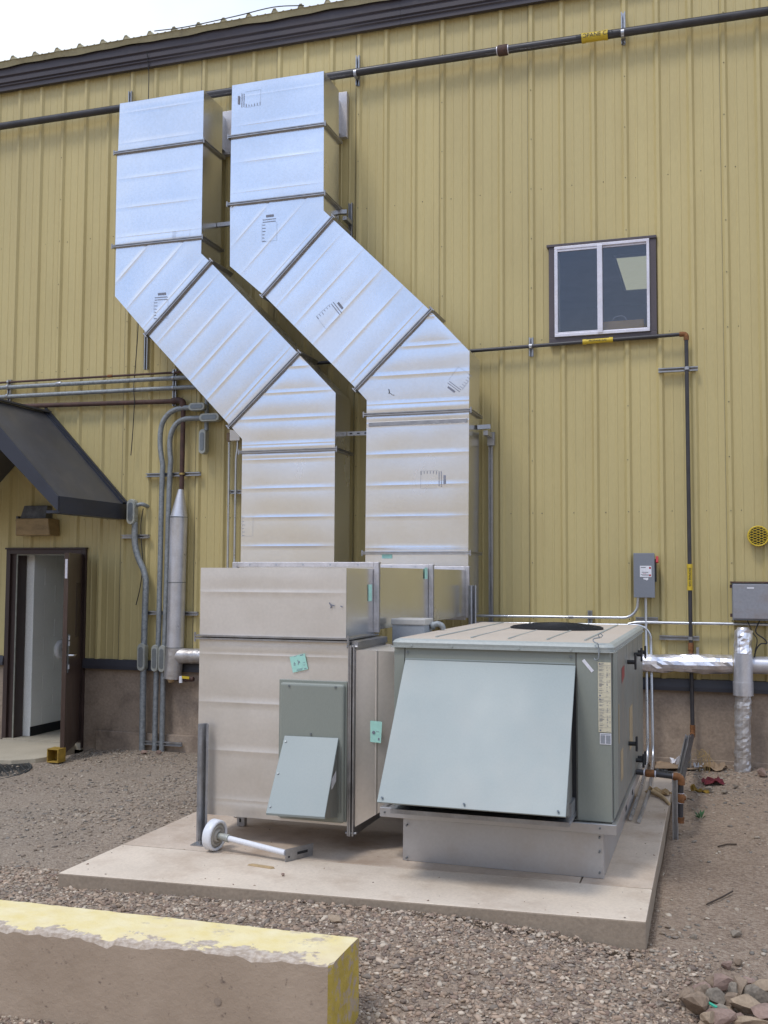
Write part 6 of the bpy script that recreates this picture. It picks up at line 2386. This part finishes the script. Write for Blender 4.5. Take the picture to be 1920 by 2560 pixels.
#  x, y, size(x,y,z), rotation, material, label
RK = [(7.655, -5.150, .050, .040, .045, .3, 0, 'brown angular rock at the left end of the rock pile'),
      (7.703, -5.095, .042, .036, .042, 1.2, 0, 'upright brown rock beside the left end of the rock pile'),
      (7.725, -5.025, .060, .026, .030, -.5, 1, 'long flat mauve rock at the back left of the pile'),
      (7.795, -4.955, .058, .042, .045, -.5, 1, 'large pinkish rock at the top of the pile'),
      (7.748, -4.935, .034, .030, .036, .8, 0, 'small brown rock left of the large pinkish one'),
      (7.800, -4.880, .060, .024, .030, -.4, 0, 'slim brown rock leaning behind the large pinkish one'),
      (7.772, -5.125, .056, .048, .048, .2, 2, 'rough grey-green rock with yellow specks in the middle of the pile'),
      (7.838, -5.120, .046, .036, .040, -.6, 0, 'rounded brown rock right of the rough grey-green one'),
      (7.705, -5.245, .062, .054, .055, .1, 0, 'big brown rock at the lower left of the pile'),
      (7.780, -5.225, .040, .034, .030, .9, 2, 'small grey rock below the rough grey-green one'),
      (7.872, -5.010, .036, .044, .055, .1, 0, 'tall tan-brown rock standing right of the pile centre'),
      (7.945, -5.070, .075, .040, .048, -.75, 2, 'long pale grey rock slanting down on the right of the pile'),
      (7.895, -5.165, .062, .045, .042, -.3, 3, 'tan rock with a pink underside at the lower right of the pile'),
      (7.975, -4.945, .055, .045, .045, .4, 3, 'large tan rock at the right edge of the frame'),
      (7.905, -4.905, .048, .036, .040, .6, 1, 'mauve-brown rock behind the tall standing one'),
      (7.795, -5.310, .070, .034, .030, .1, 1, 'flat mauve rock lying along the bottom of the pile'),
      (7.905, -5.290, .075, .030, .026, -.3, 3, 'flat tan slab of rock at the bottom right of the pile'),
      (7.985, -5.245, .060, .050, .045, .5, 1, 'pink rock cut by the bottom right corner of the frame'),
      (7.840, -5.030, .030, .028, .040, .2, 2, 'small dark grey rock between the pinkish and the tall rock'),
      (7.735, -5.330, .040, .034, .034, .7, 3, 'small tan rock at the bottom edge of the frame'),
      (7.820, -4.720, .040, .030, .030, -1.0, 1, 'lilac rock lying alone just behind the pile'),
      (7.870, -4.665, .036, .030, .028, .3, 0, 'small brown rock behind the lilac one'),
      (7.860, -4.310, .040, .028, .022, .2, 2, 'grey flat stone on the dirt near the slab corner'),
      (7.665, -4.42, .026, .020, .020, .2, 2, 'pale pointed stone close to the slab front corner'),
      (7.700, -1.02, .065, .040, .035, .1, 2, 'grey oval stone in front of the red cloth'),
      (8.140, -.42, .070, .055, .050, .2, 1, 'mauve stone at the foot of the upright foil pipe'),
      (7.830, -1.05, .042, .034, .030, .4, 2, 'dark grey stone right of the grey oval one'),
      (7.800, -.62, .050, .040, .030, .8, 2, 'purple-grey stone right of the red cloth'),
      (7.920, -.80, .040, .030, .025, .8, 2, 'small grey stone among the rubble by the foil pipe'),
      (6.82, -4.995, .014, .012, .010, .2, 3, 'small pale stone heaped against the slab front edge'),
      (5.45, -4.53, .014, .012, .011, .2, 1, 'single reddish pebble on the front strip of the slab'),
      (5.97, -5.05, .055, .030, .022, -.2, 3, 'flat pale rock half buried at the middle of the slab front edge'),
      (2.02, -.30, .050, .035, .028, .2, 1, 'pinkish stone at the foot of the conduits'),
      (2.17, -.27, .045, .035, .035, 1.0, 1, 'mauve stone right of the conduit feet'),
      (1.75, -.42, .055, .030, .018, .1, 2, 'pale flat stone on the gravel left of the conduit feet')]
meshes = {}
for i, (x, y, sx_, sy_, sz_, rz_, mi, lb) in enumerate(RK):
    v, f = rock_mesh(100 + i)
    me = bpy.data.meshes.new('rock')
    if 7.6 < x < 8.05 and -5.36 < y < -4.85:
        sx_, sy_, sz_ = sx_ * 1.42, sy_ * 1.38, sz_ * 1.36
    me.from_pydata((v * np.array([sx_, sy_, sz_])).tolist(), [], f.tolist())
    me.materials.append(rockm[mi])
    o = bpy.data.objects.new('rock', me)
    COL.objects.link(o)
    on_slab = lb.startswith('single reddish')
    base_z = (-.05 if on_slab else float(gz(x, y)))
    if 7.6 < x < 8.05 and -5.36 < y < -4.85:
        base_z = -.235
    o.location = (x, y, base_z + sz_ * (.72 if not on_slab else .72))
    o.rotation_euler = (random.uniform(-.2, .2), random.uniform(-.2, .2), rz_)
    tag(o, lb, 'rock', 'rocks in the pile at the lower right' if (7.6 < x < 8.05 and -5.36 < y < -4.85) else None)
# filler rocks under the pile
r = random.Random(5)
for i in range(26):
    v, f = rock_mesh(300 + i)
    x, y = 7.68 + r.uniform(0, .36), -5.34 + r.uniform(0, .46)
    s_ = r.uniform(.026, .042)
    me = bpy.data.meshes.new('rock')
    me.from_pydata((v * np.array([s_ * 1.3, s_, s_])).tolist(), [], f.tolist())
    me.materials.append(rockm[r.randrange(4)])
    o = bpy.data.objects.new('rock', me)
    COL.objects.link(o)
    o.location = (x, y, -.245 + s_ * .3)
    o.rotation_euler = (0, 0, r.uniform(0, 6))
    tag(o, 'small rock wedged low between the larger rocks of the pile', 'rock', 'small filler rocks low in the pile')
mb = MB(); mb.bar((7.735, -5.262, -.165), (7.775, -5.282, -.175), .013, .006, (0, 0, 1))
tag(mb.build('plastic_scrap', m_tealplastic, origin=(7.755, -5.27, -.17)), 'teal green plastic scrap wedged in the rock pile', 'plastic scrap')
for x, y, lb in ((2.55, -3.35, 'white oblong chip on the gravel, middle of the left yard'), (3.02, -4.15, 'small white pebble on the gravel near the slab corner'), (2.85, -4.35, 'flat white pebble left of the slab corner')):
    v, f = rock_mesh(int(x * 100))
    me = bpy.data.meshes.new('white_chip')
    me.from_pydata((v * np.array([.028, .012, .008])).tolist(), [], f.tolist())
    me.materials.append(m_white)
    o = bpy.data.objects.new('white_chip', me)
    COL.objects.link(o)
    o.location = (x, y, float(gz(x, y)) + .012)
    tag(o, lb, 'pebble')


# ------------------------------------------------------------------ pieces that lie apart inside one mesh
def islands(me):
    par = list(range(len(me.vertices)))

    def find(a):
        while par[a] != a:
            par[a] = par[par[a]]
            a = par[a]
        return a
    for p in me.polygons:
        vs_ = p.vertices
        r_ = find(vs_[0])
        for k in vs_[1:]:
            par[find(k)] = r_
    co = {}
    # weld coincident vertices so that caps belong to their tube
    for v in me.vertices:
        k = (round(v.co.x, 5), round(v.co.y, 5), round(v.co.z, 5))
        if k in co:
            par[find(v.index)] = find(co[k])
        else:
            co[k] = v.index
    g = {}
    for p in me.polygons:
        g.setdefault(find(p.vertices[0]), []).append(p.index)
    return list(g.values())


SPLIT = ('footing_ledge', 'sash', 'faded_label', 'rib_closures', 'frame', 'latch', 'rear_walls', 'corridor_shell', 'pipe_clamp', 'coupling', 'thread_tape', 'hinge', 'stem_wall', 'base_trim', 'lap_sealant', 'pressed_rib', 'hood_cheek', 'lid_seam', 'lifting_slot', 'neck_flange', 'bracket')
SMALL = ('screws', 'slot', 'slots', 'print', 'red_print', 'lettering', 'ink_stamp', 'mesh', 'fan_guard', 'flange_lip', 'wall_screws', 'panel_screws', 'hood_screws', 'curb_screws', 'flange_screws', 'pencil_mark', 'marker_scribble', 'rim', 'foot_plate')
for o in list(bpy.data.objects):
    if o.type != 'MESH':
        continue
    base = o.name.split('.')[0]
    if base in SMALL and o.parent is not None:
        o['kind'] = 'stuff'
    if base in SPLIT:
        me = o.data
        gs = islands(me)
        if len(gs) < 2:
            continue
        nm = {'rib_closures': 'rib_closure', 'lap_sealant': 'lap_seam'}.get(base, base)
        for k, g in enumerate(gs):
            ids = {}
            vs_, fs_ = [], []
            for pi in g:
                f_ = []
                for vi in me.polygons[pi].vertices:
                    if vi not in ids:
                        ids[vi] = len(vs_)
                        vs_.append(tuple(me.vertices[vi].co))
                    f_.append(ids[vi])
                fs_.append(f_)
            m2 = bpy.data.meshes.new(nm)
            m2.from_pydata(vs_, [], fs_)
            m2.polygons.foreach_set('use_smooth', [me.polygons[pi].use_smooth for pi in g])
            for mm in me.materials:
                m2.materials.append(mm)
            if k == 0:
                o.data = m2
                o.name = nm
            else:
                c = o.copy()
                c.data = m2
                COL.objects.link(c)


GROUPS = {'wall_strut': 'strut channels fixed to the wall', 'gas_pipe': 'dark gas pipes', 'conduit_pipe': 'horizontal pipes left of the ducts', 'metal_conduit': 'bright conduits by the disconnect switch',
          'bent_conduit': 'thick grey conduits left of the plenum', 'wavy_conduit': 'thick grey conduits left of the plenum', 'thin_conduit': 'thin bright conduits beside the left duct', 'loose_wire': 'loose black wires on the wall',
          'offset_duct': 'tall offset ducts on the wall', 'strut_leg': 'strut legs under the ducts', 'ground_strut': 'struts by the low gas pipe', 'foil_wrapped_pipe': 'foil wrapped pipes at the right',
          'twig': 'twigs on the ground', 'white_chip': 'white chips on the gravel', 'weed': 'tiny green weeds', 'support_bracket': 'duct support arms'}
for o in bpy.data.objects:
    if o.parent is None and o.name.split('.')[0] in GROUPS and 'group' not in o:
        o['group'] = GROUPS[o.name.split('.')[0]]
